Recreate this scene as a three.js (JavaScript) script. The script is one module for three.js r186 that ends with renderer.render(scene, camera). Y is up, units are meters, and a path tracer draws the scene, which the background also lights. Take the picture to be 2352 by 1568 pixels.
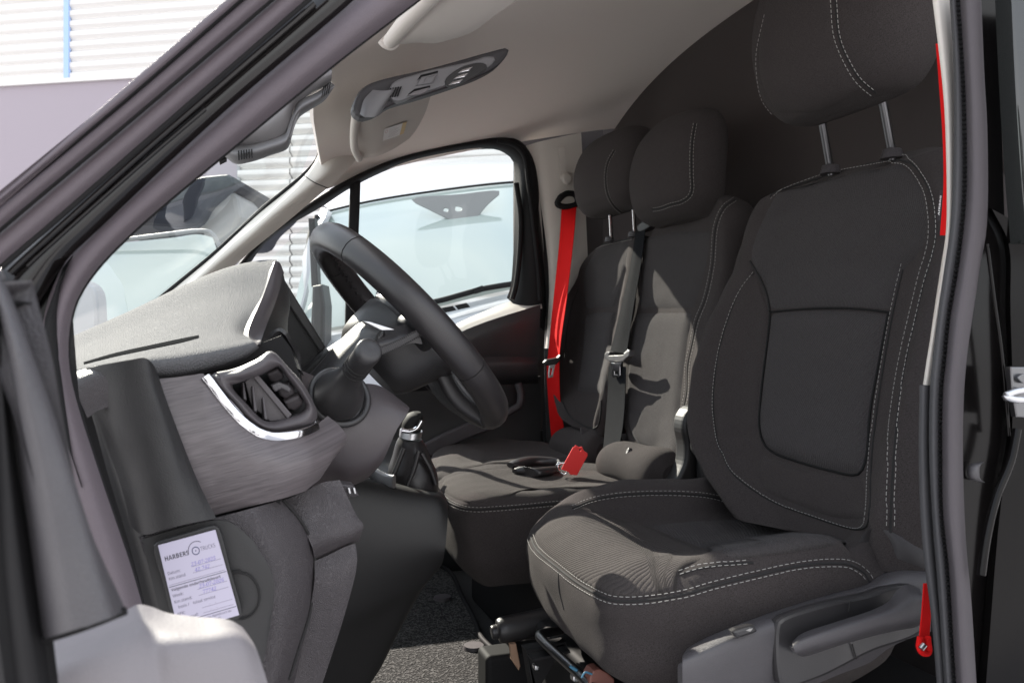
import * as THREE from 'three';
import { mergeGeometries } from 'three/addons/utils/BufferGeometryUtils.js';
import { RoundedBoxGeometry } from 'three/addons/geometries/RoundedBoxGeometry.js';

// ---------------------------------------------------------------- camera, sky, sun, exposure
const scene = new THREE.Scene();
const FOV = 44.85, CAM = new THREE.Vector3(0, 0.70, 0.6), YAW = 18.5 * Math.PI / 180;
const camera = new THREE.PerspectiveCamera(FOV, 1024 / 682, 0.02, 400);
const FW = new THREE.Vector3(Math.sin(YAW), 0, -Math.cos(YAW)), RT = new THREE.Vector3(Math.cos(YAW), 0, Math.sin(YAW)), UP = new THREE.Vector3(0, 1, 0);
camera.position.copy(CAM); camera.lookAt(CAM.clone().add(FW));
camera.focus = 1.15; camera.userData.fStop = 14;
scene.add(camera);
const renderer = new THREE.WebGLRenderer({ antialias: true });
renderer.toneMapping = THREE.LinearToneMapping;
renderer.toneMappingExposure = 2.5;
renderer.shadowMap.enabled = true;
const SUN = new THREE.Vector3(-0.245, 0.523, -0.816).normalize();
{ // computed sky: bright hazy air with broken cloud, brighter towards the sun
  const w = 512, h = 256, data = new Float32Array(w * h * 4);
  const hash = (x, y) => { const s = Math.sin(x * 127.1 + y * 311.7) * 43758.5453; return s - Math.floor(s); };
  const vn = (x, y, per) => { const xi = Math.floor(x), yi = Math.floor(y), fx = x - xi, fy = y - yi, s = t => t * t * (3 - 2 * t); const m = a => ((a % per) + per) % per;
    const a = hash(m(xi), yi), b = hash(m(xi + 1), yi), c = hash(m(xi), yi + 1), d = hash(m(xi + 1), yi + 1); return a + (b - a) * s(fx) + (c - a) * s(fy) + (a - b - c + d) * s(fx) * s(fy); };
  for (let j = 0; j < h; j++) for (let i = 0; i < w; i++) {
    const el = ((j + .5) / h - .5) * Math.PI, az = (i + .5) / w * 2 * Math.PI - Math.PI;   // row 0 is the nadir
    const d = [Math.cos(az) * Math.cos(el), Math.sin(el), Math.sin(az) * Math.cos(el)];
    const mu = d[0] * SUN.x + d[1] * SUN.y + d[2] * SUN.z, up = Math.max(0, d[1]);
    let c = 0, amp = .5, fr = 8; for (let o = 0; o < 5; o++) { c += amp * vn(i / w * fr, j / h * fr * .8 + o * 7, fr); amp *= .5; fr *= 2; }
    const cl = Math.min(1, Math.max(0, (c - .42) * 4.2)) * Math.min(1, up * 8);
    const hz = Math.exp(-up * 4), g = .10 * Math.pow(Math.max(0, mu), 6);
    const air = [.60 + .32 * hz + g, .66 + .27 * hz + g, .78 + .15 * hz + g], cd = [1.0 + g * 2, 1.0 + g * 2, 1.0 + g * 2];
    const k = (j * w + i) * 4; for (let q = 0; q < 3; q++) data[k + q] = (d[1] < 0 ? .5 * air[q] : air[q] * (1 - cl) + cd[q] * cl) * 1.0;
    data[k + 3] = 1;
  }
  const sky = new THREE.DataTexture(data, w, h, THREE.RGBAFormat, THREE.FloatType);
  sky.mapping = THREE.EquirectangularReflectionMapping; sky.magFilter = THREE.LinearFilter; sky.minFilter = THREE.LinearFilter; sky.needsUpdate = true;
  scene.background = sky; scene.environment = sky; scene.backgroundIntensity = 1; scene.environmentIntensity = 1;
}
const sun = new THREE.DirectionalLight(0xfff6ea, 4.8);
sun.position.copy(SUN).multiplyScalar(20); sun.castShadow = true; sun.shadow.mapSize.set(2048, 2048);
Object.assign(sun.shadow.camera, { left: -6, right: 6, top: 6, bottom: -6, near: 1, far: 50 });
scene.add(sun, sun.target);

// ---------------------------------------------------------------- helpers
const V = (x, y, z) => new THREE.Vector3(x, y, z);
const FPX = 784 / Math.tan(FOV * Math.PI / 360);
const dirOf = (px, py) => FW.clone().addScaledVector(RT, (px - 1176) / FPX).addScaledVector(UP, (784 - py) / FPX);
// a point of the place: where the sight line measured at (px, py) of the photograph meets the plane x / y / z = v (or at distance d)
function at(px, py, ax, v) { const d = dirOf(px, py); return CAM.clone().addScaledVector(d, ax === 'd' ? v : (v - CAM[ax]) / d[ax]); }
function line(ax, v, pts) {    // [px, py, own value?] -> points; v may be [from, to]
  return pts.map((p, i) => at(p[0], p[1], ax, p[2] !== undefined ? p[2] : Array.isArray(v) ? v[0] + (v[1] - v[0]) * i / (pts.length - 1) : v));
}
const curve = (pts, closed = false) => new THREE.CatmullRomCurve3(pts, closed, 'centripetal');
const resample = (pts, n, closed = false) => pts.length === 2 ? Array.from({ length: n + 1 }, (_, i) => pts[0].clone().lerp(pts[1], i / n)) : curve(pts, closed).getSpacedPoints(n);
let seed = 7; const rnd = () => { seed = (seed * 1664525 + 1013904223) >>> 0; return seed / 4294967296; };

function gridGeo(G, { closedU = false, uv = 1 } = {}) {   // G[j][i] points -> geometry, uv in metres
  const m = G.length, n = G[0].length, pos = [], uvs = [], idx = [];
  const jm = m >> 1, im = n >> 1, lu = [0], lv = [0];
  for (let i = 1; i < n; i++) lu.push(lu[i - 1] + G[jm][i].distanceTo(G[jm][i - 1]));
  for (let j = 1; j < m; j++) lv.push(lv[j - 1] + G[j][im].distanceTo(G[j - 1][im]));
  for (let j = 0; j < m; j++) for (let i = 0; i < n; i++) { const p = G[j][i]; pos.push(p.x, p.y, p.z); uvs.push(lu[i] * uv, lv[j] * uv); }
  for (let j = 0; j < m - 1; j++) for (let i = 0; i < n - 1; i++) { const a = j * n + i; idx.push(a, a + 1, a + n, a + 1, a + n + 1, a + n); }
  const g = new THREE.BufferGeometry();
  g.setAttribute('position', new THREE.Float32BufferAttribute(pos, 3)); g.setAttribute('uv', new THREE.Float32BufferAttribute(uvs, 2)); g.setIndex(idx);
  g.computeVertexNormals();
  if (closedU) { const N = g.attributes.normal; for (let j = 0; j < m; j++) { const a = j * n, b = j * n + n - 1; const s = V(N.getX(a) + N.getX(b), N.getY(a) + N.getY(b), N.getZ(a) + N.getZ(b)).normalize(); N.setXYZ(a, s.x, s.y, s.z); N.setXYZ(b, s.x, s.y, s.z); } }
  return g;
}
function flip(g) { const x = g.index.array; for (let i = 0; i < x.length; i += 3) { const t = x[i]; x[i] = x[i + 1]; x[i + 1] = t; } const N = g.attributes.normal.array; for (let i = 0; i < N.length; i++) N[i] = -N[i]; return g; }
function fine(rows, nu, nv, lin) {   // rows of control points -> fine grid
  const R = rows.map(r => r.length === 2 || lin === 'u' || lin === 'uv' ? polyAt(r, nu) : Array.from({ length: nu + 1 }, (_, i) => curve(r).getPoint(i / nu)));
  return Array.from({ length: nv + 1 }, (_, j) => null).map((_, j) => R[0].map((_, i) => { const c = R.map(r => r[i]); return c.length === 2 || lin === 'v' || lin === 'uv' ? polyPt(c, j / nv) : curve(c).getPoint(j / nv); }));
}
const polyPt = (c, t) => { const s = t * (c.length - 1), k = Math.min(c.length - 2, Math.floor(s)); return c[k].clone().lerp(c[k + 1], s - k); };
const polyAt = (c, n) => Array.from({ length: n + 1 }, (_, i) => polyPt(c, i / n));
// a panel: smooth sheet through rows of points, with real thickness behind it and rounded edges
function sheet(rows, { nu = 24, nv = 16, th = .003, lin, uv = 1 } = {}) {
  const G = fine(rows, nu, nv, lin); let front = gridGeo(G, { uv });
  const N = front.attributes.normal, c = V(0, 0, 0); let s = 0;
  for (let k = 0, j = 0; j <= nv; j++) for (let i = 0; i <= nu; i++, k++) s += V(N.getX(k), N.getY(k), N.getZ(k)).dot(CAM.clone().sub(G[j][i]));
  if (s < 0) flip(front);
  if (!th) return front;
  const nrm = (j, i) => { const k = j * (nu + 1) + i; return V(N.getX(k), N.getY(k), N.getZ(k)); };
  const B = G.map((r, j) => r.map((p, i) => p.clone().addScaledVector(nrm(j, i), -th)));
  const back = gridGeo(B); if (s >= 0) flip(back);
  const loop = [];
  for (let i = 0; i < nu; i++) loop.push([0, i]); for (let j = 0; j < nv; j++) loop.push([j, nu]); for (let i = nu; i > 0; i--) loop.push([nv, i]); for (let j = nv; j > 0; j--) loop.push([j, 0]); loop.push([0, 0]);
  const rim = gridGeo([loop.map(([j, i]) => G[j][i]), loop.map(([j, i]) => B[j][i])], {}); if (s < 0) flip(rim);
  flip(rim);
  return mergeGeometries([front, back, rim]);
}
const WK = Array.from({ length: 14 }, (_, i) => { const k = 45 + 12 * i, a = i * 2.4, b = i * 1.3 + .4; return [k * Math.cos(a) * Math.cos(b), k * Math.sin(b), k * Math.sin(a) * Math.cos(b), i * 1.7, 1 / (1 + i * .22)]; });
const wobble = p => { let x = 0, y = 0, z = 0; WK.forEach(([a, b, c, f, w], i) => { const s = w * Math.sin(a * p.x + b * p.y + c * p.z + f); if (i % 3 === 0) x += s; else if (i % 3 === 1) y += s; else z += s; }); return V(x, y, z); };
// closed sections joined end to end, capped
function loft(secs, { nu = 40, nv = 24, caps = true, smoothV = true, uv = 1, wob = 0 } = {}) {
  const S = secs.map(s => { const c = curve(s, true); return Array.from({ length: nu + 1 }, (_, i) => c.getPoint((i / nu) % 1)); });
  const G = Array.from({ length: nv + 1 }, (_, j) => S[0].map((_, i) => { const c = S.map(r => r[i]); return !smoothV || c.length === 2 ? polyPt(c, j / nv) : curve(c).getPoint(j / nv); }));
  if (wob) for (const r of G) for (const p of r) p.add(wobble(p).multiplyScalar(wob));
  const g = gridGeo(G, { closedU: true, uv }); const parts = [g];
  if (caps) for (const r of [G[0], G[nv]]) { const ctr = r.slice(0, -1).reduce((a, p) => a.add(p), V(0, 0, 0)).multiplyScalar(1 / nu); parts.push(gridGeo([r, r.map(p => ctr.clone())])); }
  // outward check
  const ctr = G[nv >> 1].slice(0, -1).reduce((a, p) => a.add(p), V(0, 0, 0)).multiplyScalar(1 / nu), N = g.attributes.normal; let s = 0; const row = (nv >> 1) * (nu + 1);
  for (let i = 0; i < nu; i++) s += V(N.getX(row + i), N.getY(row + i), N.getZ(row + i)).dot(G[nv >> 1][i].clone().sub(ctr));
  if (s < 0) flip(g);
  return parts.length > 1 ? mergeGeometries(parts) : g;
}
// sweep a closed 2-D profile [[a, b], ...] along points; a is along `up` made square to the path, b across
function sweep(pts, prof, { up = UP, n = 32, closed = false, caps = true, scale = null, smooth = true } = {}) {
  const P = resample(pts, n, closed), secs = [];
  for (let i = 0; i <= n; i++) {
    const T = (closed ? P[(i + 1) % n].clone().sub(P[(i - 1 + n) % n]) : P[Math.min(n, i + 1)].clone().sub(P[Math.max(0, i - 1)])).normalize();
    const u0 = typeof up === 'function' ? up(i / n, P[i]) : up;
    const A = u0.clone().addScaledVector(T, -u0.dot(T)).normalize(), B = V(0, 0, 0).crossVectors(T, A), k = scale ? scale(i / n) : 1;
    const ka = Array.isArray(k) ? k[0] : k, kb = Array.isArray(k) ? k[1] : k;
    secs.push(prof.map(([a, b]) => P[i].clone().addScaledVector(A, a * ka).addScaledVector(B, b * kb)));
  }
  const m = prof.length, G = secs.map(s => { if (!smooth) { const r = s.slice(); r.push(s[0]); return r; } const c = curve(s, true), q = Math.max(m, 12); return Array.from({ length: q + 1 }, (_, i) => c.getPoint((i / q) % 1)); });
  let g = gridGeo(G, { closedU: smooth }); const nu = G[0].length - 1; const N = g.attributes.normal; let sg = 0; const mid = n >> 1, row = mid * (nu + 1), ctr = G[mid].slice(0, -1).reduce((a, p) => a.add(p), V(0, 0, 0)).multiplyScalar(1 / nu);
  for (let i = 0; i < nu; i++) sg += V(N.getX(row + i), N.getY(row + i), N.getZ(row + i)).dot(G[mid][i].clone().sub(ctr));
  if (sg < 0) flip(g);
  if (!smooth) { g = g.toNonIndexed(); g.computeVertexNormals(); g.setIndex([...Array(g.attributes.position.count).keys()]); }
  if (!caps || closed) return g;
  return mergeGeometries([g, ...[G[0], G[n]].map(r => { const c = r.slice(0, -1).reduce((a, p) => a.add(p), V(0, 0, 0)).multiplyScalar(1 / nu); return gridGeo([r, r.map(() => c.clone())]); })]);
}
const circ = (r, n = 10, r2 = r) => Array.from({ length: n }, (_, i) => [r * Math.cos(i / n * 2 * Math.PI), r2 * Math.sin(i / n * 2 * Math.PI)]);
const rect = (a, b) => [[-a, -b], [a, -b], [a, b], [-a, b]];
const rrect = (a, b, r) => { const o = []; for (const [sx, sy, t0] of [[1, 1, 0], [-1, 1, 1], [-1, -1, 2], [1, -1, 3]]) for (let k = 0; k <= 2; k++) { const t = (t0 + k / 2) * Math.PI / 2; o.push([sx * (a - r) + r * Math.cos(t), sy * (b - r) + r * Math.sin(t)]); } return o; };
const tube = (pts, r, o = {}) => sweep(pts, circ(r, o.seg || 8), { up: o.up || V(.31, .9, .27), ...o });
// a flat-faced piece: outline of points on (nearly) one plane, extruded away from the camera, bevelled
function slab(pts, depth, { bevel = .002, smooth = false, n = 48, holes = [], seg = 2, toward = 0 } = {}) {
  if (smooth) pts = resample(pts, n, true).slice(0, -1);
  const c = pts.reduce((a, p) => a.add(p), V(0, 0, 0)).multiplyScalar(1 / pts.length), nr = V(0, 0, 0);
  pts.forEach((p, i) => { const q = pts[(i + 1) % pts.length]; nr.add(V((p.y - q.y) * (p.z + q.z), (p.z - q.z) * (p.x + q.x), (p.x - q.x) * (p.y + q.y))); });
  nr.normalize(); if (nr.dot(CAM.clone().sub(c)) < 0) nr.negate();
  const ref = Math.abs(nr.y) > .9 ? V(1, 0, 0) : UP, ex = V(0, 0, 0).crossVectors(ref, nr).normalize(), ey = V(0, 0, 0).crossVectors(nr, ex);
  const to2 = p => { const d = CAM.clone().sub(p); const t = c.clone().sub(p).dot(nr) / d.dot(nr); const q = p.clone().addScaledVector(d, t).sub(c); return new THREE.Vector2(q.dot(ex), q.dot(ey)); };
  let P2 = pts.map(to2); if (THREE.ShapeUtils.isClockWise(P2)) P2 = P2.reverse();
  const sh = new THREE.Shape(P2); for (const h of holes) { let H = (smooth ? resample(h, n, true).slice(0, -1) : h).map(to2); if (!THREE.ShapeUtils.isClockWise(H)) H = H.reverse(); sh.holes.push(new THREE.Path(H)); }
  const g = new THREE.ExtrudeGeometry(sh, { depth: Math.max(.0002, depth - bevel), bevelEnabled: bevel > 0, bevelThickness: bevel, bevelSize: bevel, bevelOffset: -bevel, bevelSegments: seg, curveSegments: 8 });
  g.translate(0, 0, -depth + toward); g.applyMatrix4(new THREE.Matrix4().makeBasis(ex, ey, nr).setPosition(c));
  g.setIndex([...Array(g.attributes.position.count).keys()]);
  return g;
}
const boxAt = (c, ex, ey, ez, sx, sy, sz, r = .002) => { const g = new RoundedBoxGeometry(sx, sy, sz, 2, Math.min(r, sx / 2.1, sy / 2.1, sz / 2.1)); g.applyMatrix4(new THREE.Matrix4().makeBasis(ex, ey, ez).setPosition(c)); if (!g.index) g.setIndex([...Array(g.attributes.position.count).keys()]); return g; };
const box = (x0, x1, y0, y1, z0, z1, r = .003) => boxAt(V((x0 + x1) / 2, (y0 + y1) / 2, (z0 + z1) / 2), V(1, 0, 0), V(0, 1, 0), V(0, 0, 1), x1 - x0, y1 - y0, z1 - z0, r);
const strip = gs => { gs = gs.map(g => { for (const k of Object.keys(g.attributes)) if (!['position', 'normal', 'uv'].includes(k)) g.deleteAttribute(k); return g; }); return gs.length > 1 ? mergeGeometries(gs) : gs[0]; };

const names = {};
const numbered = n => { const k = names[n] = (names[n] ?? -1) + 1; return k ? `${n}_${String(k).padStart(3, '0')}` : n; };
function thing(name, label, category, group) { const o = new THREE.Group(); o.name = numbered(name); o.userData = { label, category }; if (group) o.userData.group = group; scene.add(o); return o; }
function part(parent, name, geo, mat, label) {
  const m = new THREE.Mesh(strip(Array.isArray(geo) ? geo : [geo]), mat); m.name = name; m.castShadow = m.receiveShadow = true;
  if (label) m.userData.label = label; parent.add(m); return m;
}
function struct(name, geo, mat, label) { const m = part(scene, numbered(name), geo, mat); m.userData = { kind: 'structure', label }; return m; }
const caster = new THREE.Raycaster();
function hit(mesh, px, py) { scene.updateMatrixWorld(true); caster.set(CAM, dirOf(px, py).normalize()); const was = mesh.material.side; const r = caster.intersectObject(mesh, false); return r[0] || null; }
function onto(mesh, pts, off = .001) {   // pixel outline laid on a built surface, lifted by off along its normal
  const out = []; let miss = 0;
  for (const [px, py] of pts) { const h = hit(mesh, px, py); if (!h) { miss++; continue; } const n = h.face.normal.clone(); if (n.dot(CAM.clone().sub(h.point)) < 0) n.negate(); out.push(h.point.clone().addScaledVector(n, off)); }
  if (miss) console.log('onto', mesh.parent?.name, mesh.name, 'missed', miss, 'of', pts.length);
  return out;
}
const px2 = (pts, n, closed = false) => { const c = new THREE.CatmullRomCurve3(pts.map(p => V(p[0], p[1], 0)), closed, 'centripetal'); return c.getSpacedPoints(n).map(p => [p.x, p.y]); };
// padded panel sewn onto a built surface: rows of pixel points, edges sunk, middle puffed
function patch(mesh, rows, { nu = 28, nv = 28, puff = .006, sink = .0015, edge = .1, off = 0 } = {}) {
  const G0 = fine(rows.map(r => r.map(p => V(p[0], p[1], 0))), nu, nv), G = []; let last = null, miss = 0;
  for (let j = 0; j <= nv; j++) { const r = []; for (let i = 0; i <= nu; i++) {
    const h = hit(mesh, G0[j][i].x, G0[j][i].y); if (!h) { miss++; r.push(null); continue; }
    const n = h.face.normal.clone(); if (n.dot(CAM.clone().sub(h.point)) < 0) n.negate();
    const e = Math.min(i / nu, 1 - i / nu, j / nv, 1 - j / nv) / edge, k = e >= 1 ? 1 : Math.sqrt(1 - (1 - e) ** 2);
    r.push(h.point.clone().addScaledVector(n, -sink + (puff + sink) * k + off)); } G.push(r); }
  for (let pass = 0; pass < 40; pass++) for (let j = 0; j <= nv; j++) for (let i = 0; i <= nu; i++) if (!G[j][i]) { const q = [[j, i - 1, 0, -1], [j, i + 1, 0, 1], [j - 1, i, -1, 0], [j + 1, i, 1, 0]].map(([a, b, da, db]) => G[a]?.[b] ? (G[a + da]?.[b + db] ? G[a][b].clone().multiplyScalar(2).sub(G[a + da][b + db]) : G[a][b].clone()) : null).find(Boolean); if (q) G[j][i] = q; }
  if (miss) console.log('patch', mesh.parent?.name, 'missed', miss);
  // soften
  for (let k = 0; k < 2; k++) for (let j = 1; j < nv; j++) for (let i = 1; i < nu; i++) G[j][i].multiplyScalar(.5).addScaledVector(G[j - 1][i].clone().add(G[j + 1][i]).add(G[j][i - 1]).add(G[j][i + 1]), .125);
  let g = gridGeo(G); const N = g.attributes.normal; let s = 0, k = 0; for (const r of G) for (const p of r) { s += V(N.getX(k), N.getY(k), N.getZ(k)).dot(CAM.clone().sub(p)); k++; }
  return s < 0 ? flip(g) : g;
}
function stitches(pts, { len = .0045, gap = .0028, r = .00048 } = {}) {
  const c = curve(pts), L = c.getLength(), n = Math.max(1, Math.floor(L / (len + gap))), gs = [];
  for (let i = 0; i < n; i++) { const a = c.getPointAt(Math.min(1, i * (len + gap) / L)), b = c.getPointAt(Math.min(1, (i * (len + gap) + len) / L)); const T = b.clone().sub(a); const l = T.length(); if (l < 1e-5) continue; T.normalize();
    const g = new THREE.CapsuleGeometry(r, Math.max(.0005, l - r), 1, 5); g.applyQuaternion(new THREE.Quaternion().setFromUnitVectors(UP, T)); g.translate(...a.lerp(b, .5).toArray()); gs.push(g); }
  return mergeGeometries(gs);
}

// ---------------------------------------------------------------- textures and materials
function noiseTex(size, fn, { srgb = false, rep = 1 } = {}) {
  const d = new Uint8Array(size * size * 4);
  for (let j = 0; j < size; j++) for (let i = 0; i < size; i++) { const c = fn(i / size, j / size, i, j), k = (j * size + i) * 4; for (let q = 0; q < 3; q++) d[k + q] = Math.max(0, Math.min(255, 255 * (c.length ? c[q] : c))); d[k + 3] = 255; }
  const t = new THREE.DataTexture(d, size, size); t.wrapS = t.wrapT = THREE.RepeatWrapping; t.magFilter = THREE.LinearFilter; t.minFilter = THREE.LinearMipmapLinearFilter; t.generateMipmaps = true; t.repeat.set(rep, rep);
  if (srgb) t.colorSpace = THREE.SRGBColorSpace; t.needsUpdate = true; return t;
}
const lat = n => { const a = new Float32Array(n * n); for (let i = 0; i < n * n; i++) a[i] = rnd(); return (u, v) => { const x = u * n, y = v * n, xi = Math.floor(x), yi = Math.floor(y), fx = x - xi, fy = y - yi, m = q => ((q % n) + n) % n, s = t => t * t * (3 - 2 * t); const A = a[m(yi) * n + m(xi)], B = a[m(yi) * n + m(xi + 1)], C = a[m(yi + 1) * n + m(xi)], D = a[m(yi + 1) * n + m(xi + 1)]; return A + (B - A) * s(fx) + (C - A) * s(fy) + (A - B - C + D) * s(fx) * s(fy); }; };
const n8 = lat(8), n16 = lat(16), n32 = lat(32), n64 = lat(64), n128 = lat(128);
const fbm = (u, v) => .4 * n8(u, v) + .3 * n16(u, v) + .2 * n32(u, v) + .1 * n64(u, v);
// leather-like plastic grain: cells
const cellPts = Array.from({ length: 40 * 40 }, () => [rnd(), rnd()]);
const cell = (u, v) => { const n = 40, x = u * n, y = v * n, xi = Math.floor(x), yi = Math.floor(y); let a = 9, b = 9; for (let dy = -1; dy <= 1; dy++) for (let dx = -1; dx <= 1; dx++) { const p = cellPts[((yi + dy + n) % n) * n + (xi + dx + n) % n], d = Math.hypot(xi + dx + p[0] - x, yi + dy + p[1] - y); if (d < a) { b = a; a = d; } else if (d < b) b = d; } return Math.min(1, (b - a) * 2.2); };
const grainT = noiseTex(512, (u, v) => .8 * cell(u, v) + .2 * n128(u, v), { rep: 1 / .06 });
const grainBig = grainT.clone(); grainBig.repeat.set(9, 9); grainBig.needsUpdate = true;
const feltT = noiseTex(256, (u, v) => .6 * n128(u, v) + .4 * n64(u, v), { rep: 1 / .05 });
const weaveT = noiseTex(256, (u, v, i, j) => { const a = Math.sin(u * 2 * Math.PI * 32), b = Math.sin(v * 2 * Math.PI * 32); return .5 + .25 * a * b + .25 * (n128(u, v) - .5); }, { rep: 1 / .03 });
const ribT = noiseTex(512, (u, v) => { const w = .010 * Math.sin(2 * Math.PI * u) + .005 * Math.sin(2 * Math.PI * (u * 2 + .3)); const s = Math.abs(Math.sin(Math.PI * ((v + w) * 15 + u * 6))); return .75 * Math.pow(s, .6) + .25 * n128(u, v); }, { rep: 1 / .11 });
const diagT = noiseTex(512, (u, v) => { const s = Math.abs(Math.sin(Math.PI * (u * 22 + v * 12))); return .7 * Math.pow(s, .7) + .3 * n128(u, v); }, { rep: 1 / .1 });
const fabC = noiseTex(256, (u, v) => { const k = .78 + .6 * (n128(u, v) - .5) + .35 * (n64(u, v) - .5) + (rnd() > .9965 ? .5 : 0); return [k, k * .99, k * .96]; }, { rep: 1 / .05 });
const smudge = noiseTex(256, (u, v) => .35 + .5 * fbm(u, v), { rep: 1 / .35 });
const M = {};
const std = (c, rough, o = {}) => { const { cls = THREE.MeshStandardMaterial, ...r } = o; const m = new cls({ roughness: rough, side: THREE.DoubleSide, ...r }); m.color.setRGB(...(Array.isArray(c) ? c : [c, c, c])); return m; };
const phy = (c, rough, o = {}) => std(c, rough, { cls: THREE.MeshPhysicalMaterial, ...o });
M.fabric = phy([.058, .0505, .051], .95, { map: fabC, bumpMap: weaveT, bumpScale: .0006, sheen: .16, sheenRoughness: .6, specularIntensity: .3 }); M.fabric.sheenColor = new THREE.Color(.5, .47, .44);
M.ribbed = phy([.066, .058, .0575], .95, { map: fabC, bumpMap: ribT, bumpScale: .0015, sheen: .16, sheenRoughness: .6, specularIntensity: .3 }); M.ribbed.sheenColor = new THREE.Color(.5, .47, .44);
M.diag = phy([.062, .057, .059], .95, { map: fabC, bumpMap: diagT, bumpScale: .0011, sheen: .16, sheenRoughness: .6, specularIntensity: .3 }); M.diag.sheenColor = new THREE.Color(.48, .48, .48);
M.seatSide = phy([.030, .027, .028], .6, { bumpMap: grainT, bumpScale: .0002 });
M.seam = std([.012, .011, .011], .9);
M.thread = std([.29, .28, .265], .8);
M.plastic = phy([.050, .0435, .0465], 0.71, { roughnessMap: smudge, bumpMap: grainT, bumpScale: .00045 });
M.plasticFine = phy([.026, .0245, .0255], 0.65, { roughnessMap: smudge, bumpMap: feltT, bumpScale: .0001 });
M.plasticDark = phy([.012, .0115, .012], .5, { bumpMap: feltT, bumpScale: .0001 });
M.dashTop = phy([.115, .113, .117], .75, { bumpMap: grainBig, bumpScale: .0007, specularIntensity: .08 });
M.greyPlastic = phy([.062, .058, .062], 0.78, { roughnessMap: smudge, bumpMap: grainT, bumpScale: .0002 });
M.light = phy([.185, .17, .177], .6, { bumpMap: feltT, bumpScale: .0002 });
M.cream = phy([.58, .54, .49], .75, { bumpMap: feltT, bumpScale: .0003 });
M.headliner = phy([.80, .725, .67], .95, { bumpMap: feltT, bumpScale: .0005 });
M.consoleGrey = phy([.18, .175, .182], .5, { bumpMap: feltT, bumpScale: .0001 });
M.rubber = phy([.068, .060, .065], .7, { bumpMap: feltT, bumpScale: .0004, specularIntensity: .5 });
M.pillarRubber = phy([.108, .090, .100], .6, { bumpMap: feltT, bumpScale: .0003, specularIntensity: .5 });
M.sealGrey = phy([.055, .054, .057], .6, { bumpMap: feltT, bumpScale: .0004, specularIntensity: .5 });
M.rubberBlack = phy([.012, .0115, .012], .7, { specularIntensity: .35 });
M.consoleDark = phy([.050, .047, .051], .55);
M.capDark = phy([.012, .0112, .0118], 0.78, { roughnessMap: smudge, bumpMap: feltT, bumpScale: .0002 });
M.slot = phy([.02, .02, .02], 1, { specularIntensity: 0 });
M.ventGrey = phy([.068, .060, .064], .5, { bumpMap: feltT, bumpScale: .0001 });
M.mauve = phy([.056, .047, .050], 0.70, { roughnessMap: smudge, bumpMap: feltT, bumpScale: .0001 });
M.pillarPaint = phy([.006, .005, .005], .14, { specularIntensity: .9 });
M.darkGlass = phy([.012, .014, .013], .05, { clearcoat: 1, clearcoatRoughness: .02 });
M.mirrorGrey = phy([.20, .19, .195], .55, { bumpMap: feltT, bumpScale: .0002 });
M.visor = phy([.56, .51, .465], .9, { bumpMap: feltT, bumpScale: .0003 });
M.paint = phy([.004, .0035, .0035], .16, { specularIntensity: .35 });
M.leather = phy([.024, .0215, .0225], .33, { bumpMap: grainT, bumpScale: .00008 });
M.chrome = std([.75, .75, .77], .12, { metalness: 1 });
M.satin = std([.55, .55, .56], .35, { metalness: 1 });
M.steel = std([.16, .16, .165], .35, { metalness: 1 });
M.red = phy([.60, .012, .012], .9, { specularIntensity: .12, bumpMap: weaveT, bumpScale: .0004 });
M.redTag = phy([.78, .02, .018], .45);
M.belt = phy([.013, .0137, .0157], .95, { bumpMap: weaveT, bumpScale: .0003, specularIntensity: .12 });
M.glass = phy(1, .0, { transmission: 1, thickness: 0, ior: 1.5, specularIntensity: .45 }); M.glass.color.setRGB(.93, .97, .95);
M.bulkhead = phy([.050, .041, .039], .9, { bumpMap: feltT, bumpScale: .0004 });
const streakT = noiseTex(512, (u, v) => { const k = .5 * n128(n8(u, v) * .0 + Math.floor(v * 2) * .37 + u * 8 / 128, v) + .5 * n128(u * 20 / 128 + .5, (v * 3) % 1); return .5 + .5 * k; }, { rep: 1 / .16 });
M.brushed = phy([.135, .117, .122], .45, { map: streakT, bumpMap: streakT, bumpScale: .0005 });
const matC = noiseTex(512, (u, v) => { const k = Math.pow(n128(u, v) * .7 + n64(u, v) * .3, 4) * 5; return [k, k, k * .98]; }, { rep: 1 / .34 });
M.carpet = std([.085, .082, .08], 1, { map: matC, bumpMap: matC, bumpScale: .004 });
M.floor = phy([.026, .025, .025], .7, { bumpMap: diagT, bumpScale: .0008 });
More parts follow.
